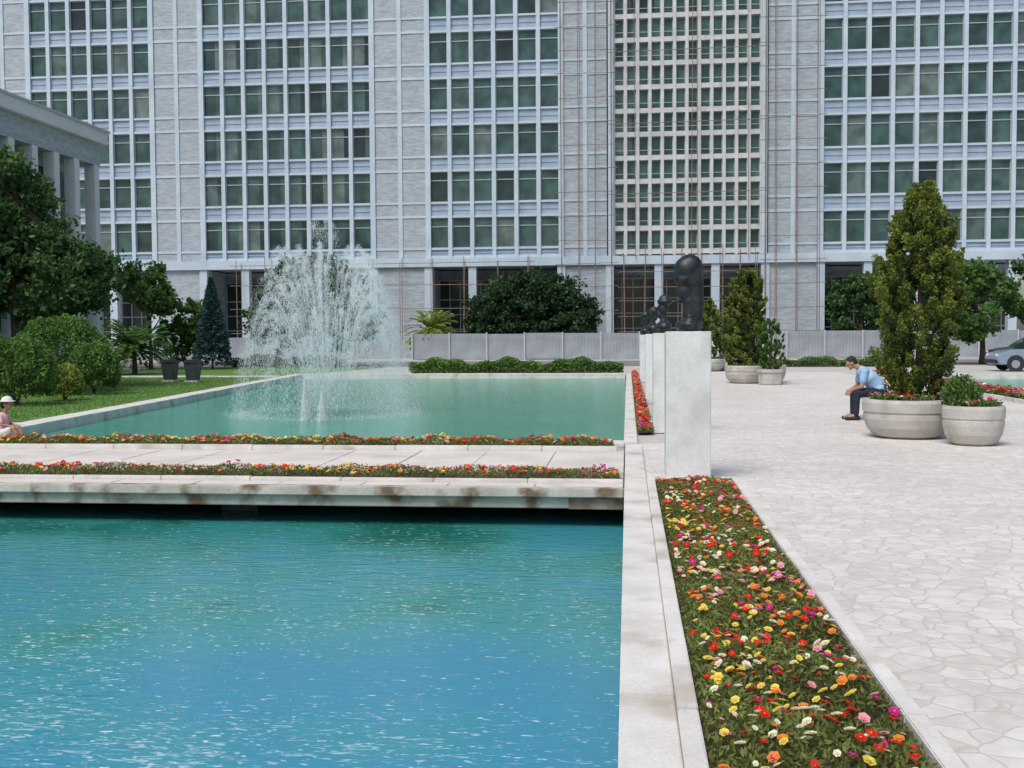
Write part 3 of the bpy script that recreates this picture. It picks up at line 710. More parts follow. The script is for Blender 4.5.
# ------------------------------------------------------------------ fountain
fx, fy, fz = -6.85, 24.0, -.13
e = empty("fountain", (fx, fy, fz), "fountain spraying a tall dome of white water above the pool", "fountain")
M_noz = plain("nozzle_metal", (.25, .30, .28), .35, .5)
for k in range(16):
    a = k*6.2832/16; bm = bmesh.new()
    cone(bm, (fx+.5*math.cos(a), fy+.5*math.sin(a), fz-.12), (fx+.51*math.cos(a), fy+.51*math.sin(a), fz+.03), .022, .014, 8); fin(bm, "nozzle", M_noz, e)
bm = bmesh.new(); cone(bm, (fx, fy, fz-.1), (fx, fy, fz+.05), .05, .03, 12); fin(bm, "nozzle", M_noz, e)
def droplets(P, Vd, s, L=1.5):
    d = unit(Vd+R.normal(0, .12, Vd.shape)*np.linalg.norm(Vd, axis=1, keepdims=True)); a = unit(np.cross(d, R.normal(size=d.shape))); b = np.cross(d, a)
    s = s[:, None]
    t0 = P+d*s*L; t1 = P-d*s*L; w = .36
    v = [P+a*s*w, P+(-.5*a+.87*b)*s*w, P+(-.5*a-.87*b)*s*w]
    F = []
    for i in range(3):
        F.append(np.stack([t0, v[i], v[(i+1)%3]], 1)); F.append(np.stack([t1, v[(i+1)%3], v[i]], 1))
    return np.concatenate(F)
Ps, Vs, Ss = [], [], []
def stream(r0, rl, hmax, a, n, jit, smin=.0045, smax=.011):
    g = 9.81; vz = math.sqrt(2*g*hmax); T = 2*vz/g; vr = (rl-r0)/T
    t = R.random(n)**.75*T
    fall = t/T
    r = r0+vr*t; z = vz*t-.5*g*t*t
    j = jit*(.15+2.1*fall**1.6)
    P = np.stack([fx+r*math.cos(a)+R.normal(0, 1, n)*j, fy+r*math.sin(a)+R.normal(0, 1, n)*j, fz+.05+z+R.normal(0, 1, n)*j*1.2], 1)
    V = np.stack([np.full(n, vr*math.cos(a)), np.full(n, vr*math.sin(a)), vz-g*t], 1)
    k = P[:, 2] > fz
    Ps.append(P[k]); Vs.append(V[k]); Ss.append(R.uniform(smin, smax, n)[k])
for k in range(150):
    hm = 1.5+2.35*R.random()**.9
    rl = np.interp(hm, [1.2, 2.2, 3.2, 3.8], [2.18, 2.15, 1.9, 1.4])+R.normal(0, .06)
    stream(.5*R.uniform(.5, 1.1), rl, hm, R.uniform(0, 6.2832), int(330+110*hm), .032)
for k in range(6):
    a = k*6.2832/6; stream(.03, .40+R.normal(0, .12), 4.2+R.normal(0, .3), a, 450, .05)
n = 18000; z = 3.7*R.random(n)**1.15; env = np.interp(z, [0, 1, 2, 3, 4], [2.15, 2.05, 1.72, 1.25, .6]); a = R.uniform(0, 6.2832, n); r = env*np.sqrt(R.random(n))*R.uniform(.8, 1.08, n)
Ps.append(np.stack([fx+r*np.cos(a), fy+r*np.sin(a), fz+z], 1)); Vs.append(np.tile([0, 0, -1.], (n, 1))); Ss.append(R.uniform(.003, .007, n))
P = np.concatenate(Ps); V = np.concatenate(Vs); s = np.concatenate(Ss)
me = fast_mesh("water_spray", droplets(P, V, s, 3.4), 3)
M_drop, nt, b = newmat("spray_water"); b.inputs['Base Color'].default_value = (.9, .93, .95, 1); b.inputs['Roughness'].default_value = .3
tr = N(nt, 'ShaderNodeBsdfTransparent'); mx = N(nt, 'ShaderNodeMixShader'); mx.inputs[0].default_value = .5
tl = N(nt, 'ShaderNodeBsdfTranslucent'); tl.inputs[0].default_value = (.92, .95, .97, 1); m2 = N(nt, 'ShaderNodeMixShader'); m2.inputs[0].default_value = .45
nt.links.new(b.outputs[0], m2.inputs[1]); nt.links.new(tl.outputs[0], m2.inputs[2])
nt.links.new(m2.outputs[0], mx.inputs[1]); nt.links.new(tr.outputs[0], mx.inputs[2]); nt.links.new(mx.outputs[0], nt.nodes['Material Output'].inputs[0])
me.materials.append(M_drop)
o = mesh_obj("water_spray", me, e); o["kind"] = "stuff"
Ps, Vs, Ss = [], [], []
n = 7000; a = R.uniform(0, 6.283, n); rr = 1.95+R.normal(0, .22, n)
Ps.append(np.stack([fx+rr*np.cos(a), fy+rr*np.sin(a), fz+np.abs(R.normal(0, .055, n))], 1)); Vs.append(unit(R.normal(size=(n, 3)))); Ss.append(R.uniform(.005, .013, n))
for (px, py, hh) in ((-6.70, 21.9, .74), (-6.30, 21.8, .62)):
    n = int(3200*hh); t = R.random(n)**1.3
    Ps.append(np.stack([px+R.normal(0, 1, n)*.045*(1.15-t), py+R.normal(0, 1, n)*.045*(1.15-t), fz+t*hh], 1)); Vs.append(np.tile([0, 0, 1.], (n, 1))); Ss.append(R.uniform(.012, .024, n))
me = fast_mesh("splash_foam", droplets(np.concatenate(Ps), np.concatenate(Vs), np.concatenate(Ss)), 3); me.materials.append(M_drop)
o = mesh_obj("splash_foam", me, e); o["kind"] = "stuff"

# ------------------------------------------------------------------ tall office building
BY = 82.0; M = 1.7; ST = 3.5; Z0 = 8.45; WH = 2.3; NR = 7
bld = empty("office_building", (-10, BY+5, 0), "tall pale grey stone office building with dark green windows", "office building")
secs = [(-47.3, 6), (-33.1, 8), (-15.2, 6), (14.15, 9)]
blanks = [(-51.6, -47.3), (-37.1, -33.1), (-19.5, -15.2), (-5.0, -1.35), (10.15, 14.15)]
X0, X1 = -51.6, 29.7; ZT = 33.2
bx("wall", M_trav, (X0, X1, BY+.7, BY+14, 7.1, ZT), bld)
for (a, n) in secs:
    b_ = a+n*M
    bm = bmesh.new(); box(bm, a, b_, BY+.36, BY+.7, 7.65, ZT); fin(bm, "window_bay_wall", M_rib, bld)
    for i in range(n+1):
        w = .15 if 0 < i < n else .2
        bx("mullion", M_rib, (a+i*M-w, a+i*M+w, BY+.06, BY+.37, 7.65, ZT-.3), bld)
    for r in range(-1, NR):
        z = Z0+r*ST
        if r >= 0: bx("sill", M_rib, (a, b_, BY+.13, BY+.365, z-.14, z), bld)
        if z+WH+.16 < ZT-.3: bx("lintel", M_rib, (a, b_, BY+.14, BY+.368, z+WH, z+WH+.16) if r >= 0 else (a, b_, BY+.14, BY+.368, 7.66, 7.85), bld)
        bm = bmesh.new(); zl = z+WH+.16 if r >= 0 else 7.85; zh = min(z+ST-.14, ZT-.4)
        if zh > zl:
            box(bm, a, b_, BY+.26, BY+.362, zl, zh)
            box(bm, a, b_, BY+.22, BY+.265, (zl+zh)/2-.05, (zl+zh)/2+.05)
            fin(bm, "spandrel", M_span, bld)
for (a, b_) in blanks:
    c = (a+b_)/2
    bm = bmesh.new(); box(bm, a+.21, b_-.21, BY+.18, BY+.71, 7.65, ZT-.1); fin(bm, "stone_panel", M_trav, bld)
    bx("mullion", M_rib, (c-.16, c+.16, BY+.1, BY+.2, 7.65, ZT-.3), bld)
    for r in range(NR+1):
        z = Z0+r*ST
        bx("string_course", M_rib, (a+.2, b_-.2, BY+.125, BY+.2, z-.14, z+.02), bld)
        if z-1.25 > 7.7: bx("string_course", M_rib, (a+.2, b_-.2, BY+.127, BY+.2, z-1.2, z-1.02), bld)
bx("mullion", M_rib, (X0-.2, X0+.25, BY, BY+.37, 7.65, ZT-.3), bld)
ca, cb = -1.35, 10.15
PW = .28
bx("lattice_back_wall", M_dark, (ca, cb, BY+.55, BY+.69, 7.3, ZT-.2), bld)
for x in (ca, cb): bx("pier", M_rib, (x-.1 if x == ca else x-PW, x+PW if x == ca else x+.1, BY-.12, BY+.56, 7.3, ZT-.2), bld)
nc = 12; cm = (cb-ca-2*PW)/nc
bm = bmesh.new()
for i in range(nc+1):
    x = ca+PW+i*cm; box(bm, x-.115, x+.115, BY+.15, BY+.54, 7.66, ZT-.25)
nrz = 14
for j in range(nrz+1):
    z = 7.95+j*1.75; box(bm, ca+.2, cb-.2, BY+.19, BY+.54, z-.17, z+.18)
fin(bm, "lattice", M_ivory, bld)
bm = bmesh.new()
for j in range(nrz):
    z = 7.95+j*1.75+.2; box(bm, ca+.2, cb-.2, BY+.22, BY+.25, z+.34, z+.39)
fin(bm, "lattice_rail", M_frame, bld)
bx("beam", M_rib, (X0-.2, X1, BY-.18, BY+.8, 7.0, 7.66), bld)
bx("roof_parapet", M_rib, (X0-.3, X1, BY-.2, BY+14, ZT-.3, ZT+.6), bld)
def window_geo(bm, x, y, z, w, h, mid=True):
    box(bm, x-w/2, x+w/2, y+.05, y+.07, z, z+h, 1)
    f = .055
    qs = [(x-w/2, x-w/2+f, z, z+h), (x+w/2-f, x+w/2, z, z+h), (x-w/2+f, x+w/2-f, z, z+f), (x-w/2+f, x+w/2-f, z+h-f, z+h)]
    if mid: qs += [(x-w/2+f, x+w/2-f, z+h*.70, z+h*.70+.075)]
    for q in qs: box(bm, q[0], q[1], y, y+.06, q[2], q[3], 0)
wins = [(a+(i+.5)*M, Z0+r*ST) for (a, n) in secs for i in range(n) for r in range(NR)]
vis = sorted([w for w in wins if w[1]+WH/2 < 27.5], key=lambda w: (w[0]**2+BY**2+(w[1])**2)-w[0]*BY*.2)
vis = [w for w in vis if w[0] < 28.5][:100]; vset = set(vis)
bm = bmesh.new(); window_geo(bm, 0, 0, 0, 1.4, WH)
wo = fin(bm, "window", [M_frame, M_glass], bld, (vis[0][0], BY+.29, vis[0][1]))
for w in vis[1:]:
    c = wo.copy(); c.parent = bld; c.location = Vector((w[0], BY+.29, w[1]))-bld.location; COL.objects.link(c)
bm = bmesh.new()
for w in wins:
    if w not in vset: window_geo(bm, w[0], BY+.29, w[1], 1.4, WH)
for i in range(nc):
    for j in range(nrz):
        window_geo(bm, ca+PW+(i+.5)*cm, BY+.40, 7.95+j*1.75+.18, cm-.23, 1.40, False)
o = fin(bm, "windows", [M_frame, M_glass], bld); o["kind"] = "stuff"
bx("ground_floor_wall", M_trav, (X0, X1, BY+5.2, BY+14, -.02, 7.0), bld)
bm = bmesh.new()
for (a, n) in secs + [(ca, 7)]:
    b_ = a+n*M if (a, n) != (ca, 7) else cb
    box(bm, a, b_, BY+4.95, BY+5.1, .3, 6.2, 0)
fin(bm, "ground_floor_glazing", plain("lobby_glass", (.02, .035, .035), .15), bld)
bm = bmesh.new()
for (a, n) in secs + [(ca, 7)]:
    b_ = a+n*M if (a, n) != (ca, 7) else cb
    k = int((b_-a)/.85)
    for i in range(k+1):
        x = a+(b_-a)*i/k; box(bm, x-.04, x+.04, BY+4.85, BY+4.96, .3, 6.2)
    for z in (2.2, 3.4, 4.6, 6.15): box(bm, a, b_, BY+4.87, BY+4.955, z, z+.09)
fin(bm, "glazing_bars", M_frame, bld)
for (a, b_) in blanks:
    bx("ground_floor_pier", M_trav, (a+.1, b_-.1, BY+.1, BY+5.3, -.02, 7.005), bld)
    for x in (a, b_): bx("column", M_rib, (x-.3, x+.3, BY-.06, BY+.9, -.02, 7.005), bld)
for x in (-43.9, -40.5, -29.7, -26.3, -22.9, -11.8, 2.3, 6.5, 17.55, 20.95, 24.35, 27.75):
    bx("column", M_rib, (x-.3, x+.3, BY-.05, BY+.6, -.02, 7.005), bld)

def scaffold(label, vx, z0, z1, hz, y=BY-.9, depth=.7):
    e = empty("scaffolding", ((vx[0]+vx[-1])/2, y, 0), label, "scaffolding", "wooden pole scaffolding on the facade")
    for x in vx:
        for yy in (y, y+depth):
            bm = bmesh.new(); xx = x+random.uniform(-.06, .06); cone(bm, (xx, yy, z0), (xx+random.uniform(-.1, .1), yy, z1+random.uniform(-.3, .5)), .03, .024, 6); fin(bm, "pole", M_pole, e)
    for z in hz:
        bm = bmesh.new(); cone(bm, (vx[0]-.5, y-.05, z+random.uniform(-.08, .08)), (vx[-1]+.5, y-.05, z+random.uniform(-.08, .08)), .026, .026, 6); fin(bm, "ledger", M_pole, e)
scaffold("wooden pole scaffolding against the stone facade", [-4.9, -3.6, -2.4, -1.2], 0, 29, [1.8+1.75*i for i in range(16)])
scaffold("wooden pole scaffolding against the stone facade", [10.1, 10.9, 12.3, 13.9], 0, 29, [1.9+1.75*i for i in range(16)])
scaffold("low wooden pole scaffolding around the ground floor", [-30, -27.6, -25, -22.4, -19.6, -17.2, -14.8, -12.4, -9.8, -7.4], 0, 7.6, [2, 3.8, 5.6, 7.2], BY-1.2, .9)
scaffold("low wooden pole scaffolding around the entrance", [-.2, 1.2, 2.6, 4.0, 5.4, 6.8, 8.2, 9.4], 0, 7.9, [2, 3.1, 4.2, 5.3, 6.4, 7.5], BY-1.3, .9)
e = empty("scaffolding", (4.4, BY-.4, 7.7), "tall thin scaffold poles tied across the lattice facade", "scaffolding", "wooden pole scaffolding on the facade")
for x in (.6, 4.7, 5.2, 8.9):
    bm = bmesh.new(); cone(bm, (x, BY-.35, 7.4), (x+random.uniform(-.2, .2), BY-.35, 29), .03, .025, 6); fin(bm, "pole", M_pole, e)
for z in (12.2, 17.4, 22.7):
    bm = bmesh.new(); cone(bm, (-1.4, BY-.42, z), (10.3, BY-.42, z+.1), .03, .03, 6); fin(bm, "ledger", M_pole, e)

def fence(x0, x1, y, h, label):
    e = empty("metal_fence", ((x0+x1)/2, y, 0), label, "fence")
    n = int((x1-x0)/2.4); w = (x1-x0)/n
    bm = bmesh.new(); k = 48; pts = []
    for i in range(k+1):
        t = i/k; pts.append((t*(w-.04)+.02, .008*math.sin(i*math.pi/2)))
    for (p, q) in zip(pts, pts[1:]):
        bm.faces.new([bm.verts.new(c) for c in ((p[0], p[1], .05), (q[0], q[1], .05), (q[0], q[1], h), (p[0], p[1], h))])
    p0 = fin(bm, "panel", M_fence, e, (x0, y, 0))
    for i in range(1, n):
        c = p0.copy(); c.parent = e; c.location = Vector((x0+i*w, y+random.uniform(-.03, .03), random.uniform(-.04, .06)))-e.location; COL.objects.link(c)
    bm = bmesh.new(); box(bm, -.05, .05, -.09, -.01, 0, h+.08); p0 = fin(bm, "post", M_post, e, (x0, y-.03, 0))
    for i in range(1, n+1):
        c = p0.copy(); c.parent = e; c.location = Vector((x0+i*w, y-.03, 0))-e.location; COL.objects.link(c)
fence(-15.2, .8, 75.5, 1.85, "grey corrugated metal fence in front of the building")
fence(10.8, 36, 75.5, 1.85, "grey corrugated metal fence beside the entrance")
fence(-42, -16.5, 75, 1.7, "grey corrugated metal fence behind the garden")

# ------------------------------------------------------------------ low white wing building
e = empty("low_white_building", (-34, 35, 0), "low white building with flat roof edge and tall portico columns", "building")
bx("wall", M_white, (-44, -27, 10, 44.0, 0, 11.6), e)
bx("portico_back_wall", M_trav, (-44, -28.6, 44.0, 53.4, 0, 11.6), e)
bx("roof_fascia", M_white, (-44.3, -26.7, 9.7, 53.8, 11.6, 12.3), e, .03)
bx("roof_trim", M_post, (-44.4, -26.62, 9.6, 53.9, 12.22, 12.34), e)
bx("lintel", M_trav, (-28.6, -27.02, 44.0, 53.5, 10.5, 11.6), e)
for y in (45.4, 47.3, 49.2, 51.1, 53.1):
    bx("column", M_white, (-27.55, -27.0, y-.24, y+.24, 0, 10.5), e)
for y in (44.4, 46.1, 48.0, 49.9, 51.8):
    bx("window", [M_glass], (-28.62, -28.55, y-.15, y+1.15, 1.5, 10.1), e)
for k in range(11):
    y = 22.4+k*2.05
    bx("pilaster", M_white, (-27.1, -26.85, y-.2, y+.2, 0, 10.3), e)
    bx("window", [M_glass], (-27.02, -26.95, y+.32, y+1.73, 2.5, 9.8), e)
bx("string_course", M_post, (-27.1, -26.84, 10, 44.0, 10.3, 10.55), e)

# ------------------------------------------------------------------ parked car
def car(x, y, paint, label):
    e = empty("parked_car", (x, y, 0), label, "car", "cars parked by the road")
    W = .84
    lower = [(-2.08, .42), (-2.1, .62), (-2.0, .78), (-1.55, .88), (-1.0, .95), (1.45, .97), (1.95, .9), (2.08, .75), (2.08, .42), (1.9, .28), (-1.95, .28)]
    bm = bmesh.new()
    def loft(prof, ws):
        rings = []
        for (yy, sc, dz) in ws:
            rings.append([bm.verts.new((x+px*sc, y+yy, pz+dz*(pz-.6))) for px, pz in prof])
        n = len(prof)
        for a, b in zip(rings, rings[1:]):
            for i in range(n): bm.faces.new((a[i], a[(i+1)%n], b[(i+1)%n], b[i]))
        bm.faces.new(rings[0]); bm.faces.new(rings[-1][::-1])
    loft(lower, [(-W, .97, -.06), (-W+.07, 1, 0), (W-.07, 1, 0), (W, .97, -.06)])
    bmesh.ops.recalc_face_normals(bm, faces=bm.faces)
    fin(bm, "body", paint, e, None, .02, False)
    cab = [(-1.02, .93), (-.42, 1.36), (-.2, 1.42), (.75, 1.43), (1.1, 1.36), (1.62, .95)]
    bm = bmesh.new()
    r0 = [bm.verts.new((x+a*.96, y-W+.06+(.16 if b > 1.2 else 0), b)) for a, b in cab]; r1 = [bm.verts.new((x+a*.96, y+W-.06-(.16 if b > 1.2 else 0), b)) for a, b in cab]
    for i in range(5): bm.faces.new((r0[i], r0[i+1], r1[i+1], r1[i]))
    bm.faces.new(r0[::-1]); bm.faces.new(r1); fin(bm, "roof", paint, e, None, .015)
    gl = plain("car_glass", (.02, .03, .035), .08)
    def quad(name, pts, mat):
        bm = bmesh.new(); bm.faces.new([bm.verts.new(p) for p in pts]); fin(bm, name, mat, e)
    def sy(z): return y-W+.055+.16*max(0, min(1, (z-.93)/.43))-.008
    quad("side_window", [(x-.80, sy(.98), .98), (x-.36, sy(1.31), 1.31), (x+.15, sy(1.34), 1.34), (x+.15, sy(.98), .98)], gl)
    quad("side_window", [(x+.22, sy(.98), .98), (x+.22, sy(1.34), 1.34), (x+.75, sy(1.33), 1.33), (x+1.25, sy(1.0), 1.0)], gl)
    quad("windscreen", [(x-1.0, y-.68, .965), (x-.46, y-.55, 1.35), (x-.46, y+.55, 1.35), (x-1.0, y+.68, .965)], gl)
    for sx in (-1.32, 1.28):
        for sd in (-1, 1):
            yy = y+sd*(W-.10)
            wE = bpy.data.objects.new("wheel", None); link(wE); wE.parent = e; wE.location = Vector((x+sx, yy, .31))-e.location
            bm = bmesh.new(); cone(bm, (0, -.1, 0), (0, .1, 0), .31, .31, 28); o = fin(bm, "tyre", plain("tyre_rubber", (.02, .02, .02), .9), None, None, .02); o.parent = wE
            bm = bmesh.new(); cone(bm, (0, sd*.09, 0), (0, sd*.112, 0), .19, .17, 20); o = fin(bm, "rim", plain("rim_alloy", (.45, .46, .48), .3, .6), None, None, .004); o.parent = wE
    for sx in (-1.32, 1.28):
        bm = bmesh.new(); cone(bm, (x+sx, y-W-.006, .33), (x+sx, y-W+.03, .33), .37, .37, 28); fin(bm, "wheel_arch", M_dark, e)
    for yy in (-.6, .6):
        bm = bmesh.new(); ball(bm, (x-2.03, y+yy, .68), (.07, .16, .08)); fin(bm, "headlight", plain("lamp_lens", (.6, .62, .65), .1), e, None, 0, True)
    bm = bmesh.new(); box(bm, x-2.14, x-2.02, y-.8, y+.8, .34, .5); fin(bm, "bumper", M_dark, e, None, .03)
    bm = bmesh.new(); ball(bm, (x-.75, y-W-.06, 1.0), (.07, .09, .06)); fin(bm, "mirror", paint, e, None, 0, True)
    bm = bmesh.new(); box(bm, x+.0, x+.14, y-W-.02, y-W+.01, .8, .825); fin(bm, "handle", M_dark, e)
car(17.8, 49.0, plain("silver_blue_paint", (.30, .38, .47), .25, .3), "silver blue hatchback parked beside the pool garden")
car(20.5, 57.5, plain("dark_paint", (.05, .055, .07), .25, .2), "dark car parked near the trees")

# ------------------------------------------------------------------ stone bench + seated man
e = empty("stone_bench", (5.0, 21.0, 0), "low pale concrete bench on the plaza", "bench")
bx("seat", M_plant, (4.50, 5.15, 20.3, 22.0, .36, .44), e, .01)
bx("support", M_plant, (4.65, 5.0, 20.5, 20.7, 0, .36), e); bx("support", M_plant, (4.65, 5.0, 21.6, 21.8, 0, .36), e)

M_skin = noisy("skin", (.36, .20, .13), (.42, .25, .17), 8, .55, .05)
M_shirt = noisy("light_blue_shirt", (.26, .42, .62), (.36, .52, .70), 6, .85, .3, fine=14)
M_trou = noisy("navy_trousers", (.012, .015, .028), (.022, .026, .045), 6, .85, .3, fine=14)
M_shoe = plain("black_leather", (.012, .012, .013), .35)
M_hair = noisy("dark_hair", (.012, .01, .008), (.03, .022, .017), 30, .7, .4)

def hand(bm, w, d, side, s=1., curl=.9):
    d = Vector(d).normalized(); side = Vector(side).normalized(); n = d.cross(side).normalized()
    if n.z > 0: n = -n
    palm = Vector(w)+d*.045*s
    for k in (-1, 0, 1): cap(bm, Vector(w)+side*k*.012*s, palm+side*k*.022*s+d*.03*s, .017*s, .0155*s)
    for k, L in zip((-1.5, -.5, .5, 1.5), (.055, .068, .074, .066)):
        a = palm+side*k*.0195*s+d*.03*s; b = a+(d*.8+n*.35*curl)*L*.5*s; c = b+(d*.3+n*.8*curl)*L*.5*s
        cap(bm, a, b, .0088*s, .008*s); cap(bm, b, c, .008*s, .0068*s)
    a = Vector(w)+side*.026*s+d*.02*s; b = a+(side*.6+d*.7)*.035*s; c = b+(d*.9+n*.4)*.03*s
    cap(bm, a, b, .011*s, .0095*s); cap(bm, b, c, .0095*s, .008*s)
def head(bm, c, f, s=1.):
    c = Vector(c); f = Vector(f).normalized(); l = Vector((0, 1, 0)); u = f.cross(l).normalized()
    if u.z < 0: u = -u
    ball(bm, c+u*.02*s-f*.01*s, (.095*s, .075*s, .10*s)); ball(bm, c-u*.045*s+f*.025*s, (.062*s, .055*s, .065*s))
    cap(bm, c+f*.085*s+u*.01*s, c+f*.105*s-u*.02*s, .010*s, .015*s)
    cap(bm, c+f*.082*s-u*.055*s+l*.018*s, c+f*.082*s-u*.055*s-l*.018*s, .008*s, .008*s)
    ball(bm, c+f*.065*s-u*.09*s, .024*s)
    for q in (-1, 1): ball(bm, c+l*q*.077*s-f*.005*s-u*.005*s, (.02*s, .008*s, .032*s)); cap(bm, c+f*.082*s+l*q*.03*s+u*.025*s, c+f*.072*s+l*q*.05*s+u*.02*s, .008*s, .007*s)
    return u, l
px, py = 4.68, 20.9
e = empty("person", (px, py, .44), "man in a light blue shirt and dark trousers sitting bent forward", "person")
f = Vector((-1, 0, -.55))
hc = Vector((px-.50, py, 1.07))
c1 = (px-.15, py, .78); c2 = (px-.29, py, .92)
ELB = (-.34, .20, .64); WR = (-.50, .07, .56)
bm = bmesh.new()
cap(bm, (px-.31, py, .95), (px-.43, py, 1.03), .062, .054); u, l = head(bm, hc, f)
cap(bm, (px, py, .58), c1, .13, .14); cap(bm, c1, c2, .14, .1)
for q in (-1, 1):
    sh = Vector((px-.30, py+q*.165, .91)); el = Vector((px+ELB[0], py+q*ELB[1], ELB[2])); wr = Vector((px+WR[0], py+q*WR[1], WR[2]))
    cap(bm, (px-.27, py, .92), sh, .08, .062); cap(bm, sh, el, .05, .041); cap(bm, el, wr, .039, .026)
    hand(bm, wr, Vector((-.55, -q*.25, -.7)), Vector((-.5, -q*.2, .6)))
    hp = Vector((px+.02, py+q*.09, .54)); kn = Vector((px-.42, py+q*.14, .50)); an = Vector((px-.44, py+q*.13, .1))
    cap(bm, hp, kn, .085, .058); cap(bm, kn, an, .052, .036); cap(bm, an, an+Vector((-.15, 0, -.055)), .036, .03)
sculpt(bm, "body", M_skin, .007, e, None, 1)
bm = bmesh.new()
cap(bm, (px, py, .58), c1, .15, .158); cap(bm, c1, (c2[0], py, c2[2]-.015), .158, .115)
ball(bm, (px+.0, py, .60), (.16, .185, .10)); ball(bm, (px-.17, py, .79), (.14, .19, .15)); cap(bm, (px-.32, py-.02, .955), (px-.32, py+.02, .955), .068, .068)
for q in (-1, 1):
    sh = Vector((px-.29, py+q*.165, .91)); el = Vector((px+ELB[0], py+q*ELB[1], ELB[2]))
    cap(bm, (px-.25, py, .90), sh, .10, .078); cap(bm, sh, sh.lerp(el, .62), .072, .066)
sculpt(bm, "shirt", M_shirt, .010, e, None, 2)
bm = bmesh.new()
ball(bm, (px+.02, py, .535), (.155, .175, .095))
for q in (-1, 1):
    hp = Vector((px+.02, py+q*.09, .535)); kn = Vector((px-.42, py+q*.14, .505)); an = Vector((px-.43, py+q*.13, .13))
    cap(bm, hp, kn, .098, .074); cap(bm, kn, an, .070, .058)
sculpt(bm, "trousers", M_trou, .010, e, None, 2)
for q in (-1, 1):
    an = Vector((px-.44, py+q*.13, .06)); bm = bmesh.new()
    cap(bm, an+Vector((.05, 0, -.015)), an+Vector((-.17, q*.015, -.025)), .045, .034); ball(bm, an+Vector((0, 0, .03)), .048)
    sculpt(bm, "shoe", M_shoe, .008, e, None, 1)
fn = f.normalized()
bm = bmesh.new(); ball(bm, hc+u*.04-fn*.028, (.098, .083, .092)); ball(bm, hc-fn*.065-u*.02, (.045, .068, .06))
sculpt(bm, "hair", M_hair, .008, e, None, 1)
for q in (-1, 1):
    bm = bmesh.new(); ball(bm, hc+fn*.078+l*q*.032+u*.008, .011); fin(bm, "eye", M_dark, e, None, 0, True)

# ------------------------------------------------------------------ seated child at the pool corner
M_pink = noisy("pink_cloth", (.62, .33, .36), (.72, .42, .44), 9, .85, .3); M_whitec = noisy("white_cloth", (.65, .62, .6), (.75, .73, .7), 9, .85, .3)
cx, cy = -9.78, 16.0
e = empty("person", (cx, cy, .05), "small child in pink clothes and sun hat sitting by pool", "person")
f = Vector((1, 0, -.2)); hc = Vector((cx+.08, cy, .60))
bm = bmesh.new()
cap(bm, (cx+.02, cy, .42), (cx+.06, cy, .52), .036, .032); u, l = head(bm, hc, f, .82)
cap(bm, (cx, cy, .17), (cx+.01, cy, .40), .085, .07)
for q in (-1, 1):
    sh = Vector((cx+.01, cy+q*.09, .41)); el = Vector((cx+.05, cy+q*.12, .28)); wr = Vector((cx+.17, cy+q*.07, .25))
    cap(bm, sh, el, .03, .025); cap(bm, el, wr, .024, .017); hand(bm, wr, Vector((.8, -q*.2, -.2)), Vector((0, -q*.3, 1)), .62)
    hp = Vector((cx, cy+q*.055, .14)); kn = Vector((cx+.22, cy+q*.07, .22)); an = Vector((cx+.30, cy+q*.06, .06))
    cap(bm, hp, kn, .055, .038); cap(bm, kn, an, .036, .024); cap(bm, an, an+Vector((.08, 0, -.02)), .024, .019)
sculpt(bm, "body", M_skin, .006, e, None, 1)
bm = bmesh.new(); cap(bm, (cx, cy, .17), (cx+.01, cy, .39), .10, .085)
for q in (-1, 1): cap(bm, (cx+.01, cy+q*.085, .40), (cx+.04, cy+q*.115, .32), .042, .038)
sculpt(bm, "shirt", M_pink, .007, e, None, 1)
bm = bmesh.new(); ball(bm, (cx, cy, .15), (.11, .11, .07))
for q in (-1, 1): cap(bm, (cx, cy+q*.055, .145), (cx+.15, cy+q*.068, .20), .064, .052)
sculpt(bm, "shorts", M_whitec, .007, e, None, 1)
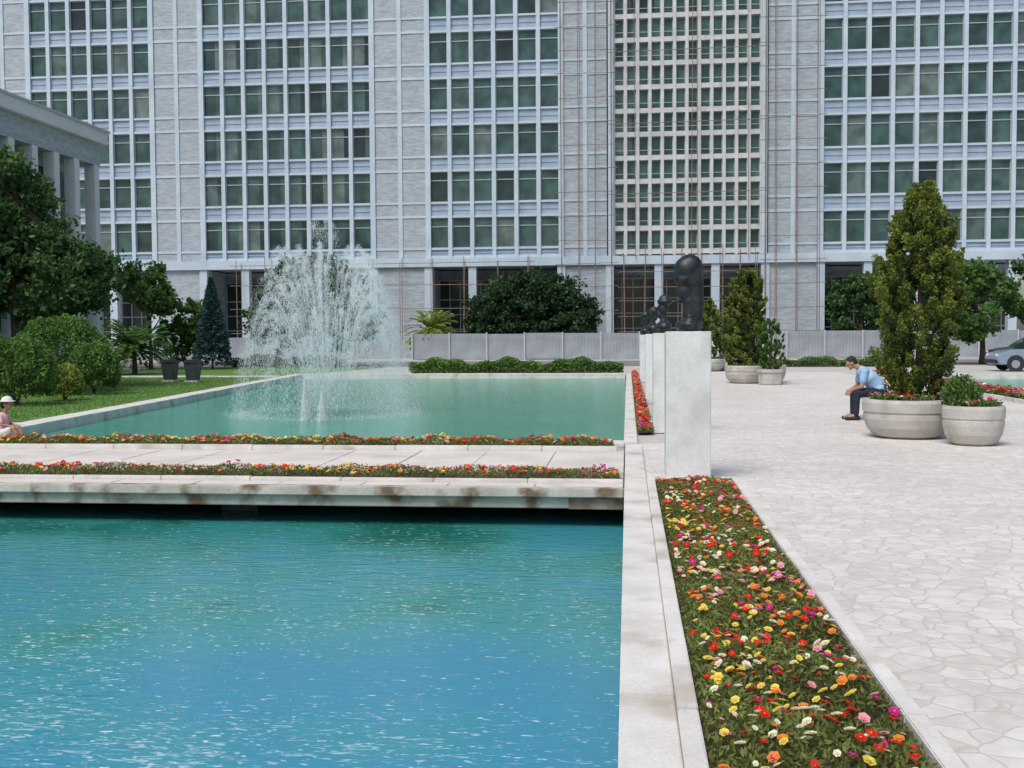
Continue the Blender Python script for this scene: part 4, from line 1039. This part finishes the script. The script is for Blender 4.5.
bm = bmesh.new(); ball(bm, hc+u*.035-f*.02, (.085, .075, .08)); ball(bm, hc-f*.06-u*.03, (.035, .06, .07)); sculpt(bm, "hair", M_hair, .007, e, None, 1)
bm = bmesh.new(); ball(bm, hc+u*.06-f*.012, (.088, .082, .062)); lathe(bm, [(.07, -.006), (.125, -.014), (.127, -.008), (.07, .004)], 24, tuple(hc+u*.05-f*.01)); sculpt(bm, "hat", M_whitec, .006, e, None, 1)
for q in (-1, 1):
    bm = bmesh.new(); ball(bm, hc+f*.064+l*q*.026+u*.006, .009); fin(bm, "eye", M_dark, e, None, 0, True)

# ------------------------------------------------------------------ camera, light
cam = bpy.data.cameras.new("Camera"); co = bpy.data.objects.new("Camera", cam); link(co)
cam.sensor_width = 36; cam.lens = 37.97; cam.clip_end = 2000; cam.clip_start = .05
co.location = (0, 0, 1.6)
yaw = math.atan(116/1080); pitch = math.atan(47/1080); roll = math.radians(-.35)
co.rotation_euler = (Matrix.Rotation(yaw, 3, 'Z') @ Matrix.Rotation(math.pi/2-pitch, 3, 'X') @ Matrix.Rotation(roll, 3, 'Z')).to_euler()
S.camera = co
w = bpy.data.worlds.new("World"); S.world = w; w.use_nodes = True
nt = w.node_tree; bg = nt.nodes['Background']
sky = nt.nodes.new('ShaderNodeTexSky'); sky.sky_type = 'NISHITA'; sky.sun_disc = False
az = math.radians(205); el = math.radians(56)
sky.sun_elevation = el; sky.sun_rotation = az; sky.air_density = 1.0; sky.dust_density = 3.0
nt.links.new(sky.outputs[0], bg.inputs[0]); bg.inputs[1].default_value = .15
sl = bpy.data.lights.new("Sun", 'SUN'); sl.energy = 2.4; sl.angle = math.radians(28); sl.color = (1, .97, .925)
so = bpy.data.objects.new("Sun", sl); link(so)
d = Vector((math.sin(az)*math.cos(el), math.cos(az)*math.cos(el), math.sin(el)))
so.rotation_euler = d.to_track_quat('Z', 'Y').to_euler()
S.view_settings.view_transform = 'Standard'; S.view_settings.look = 'None'; S.view_settings.exposure = 0
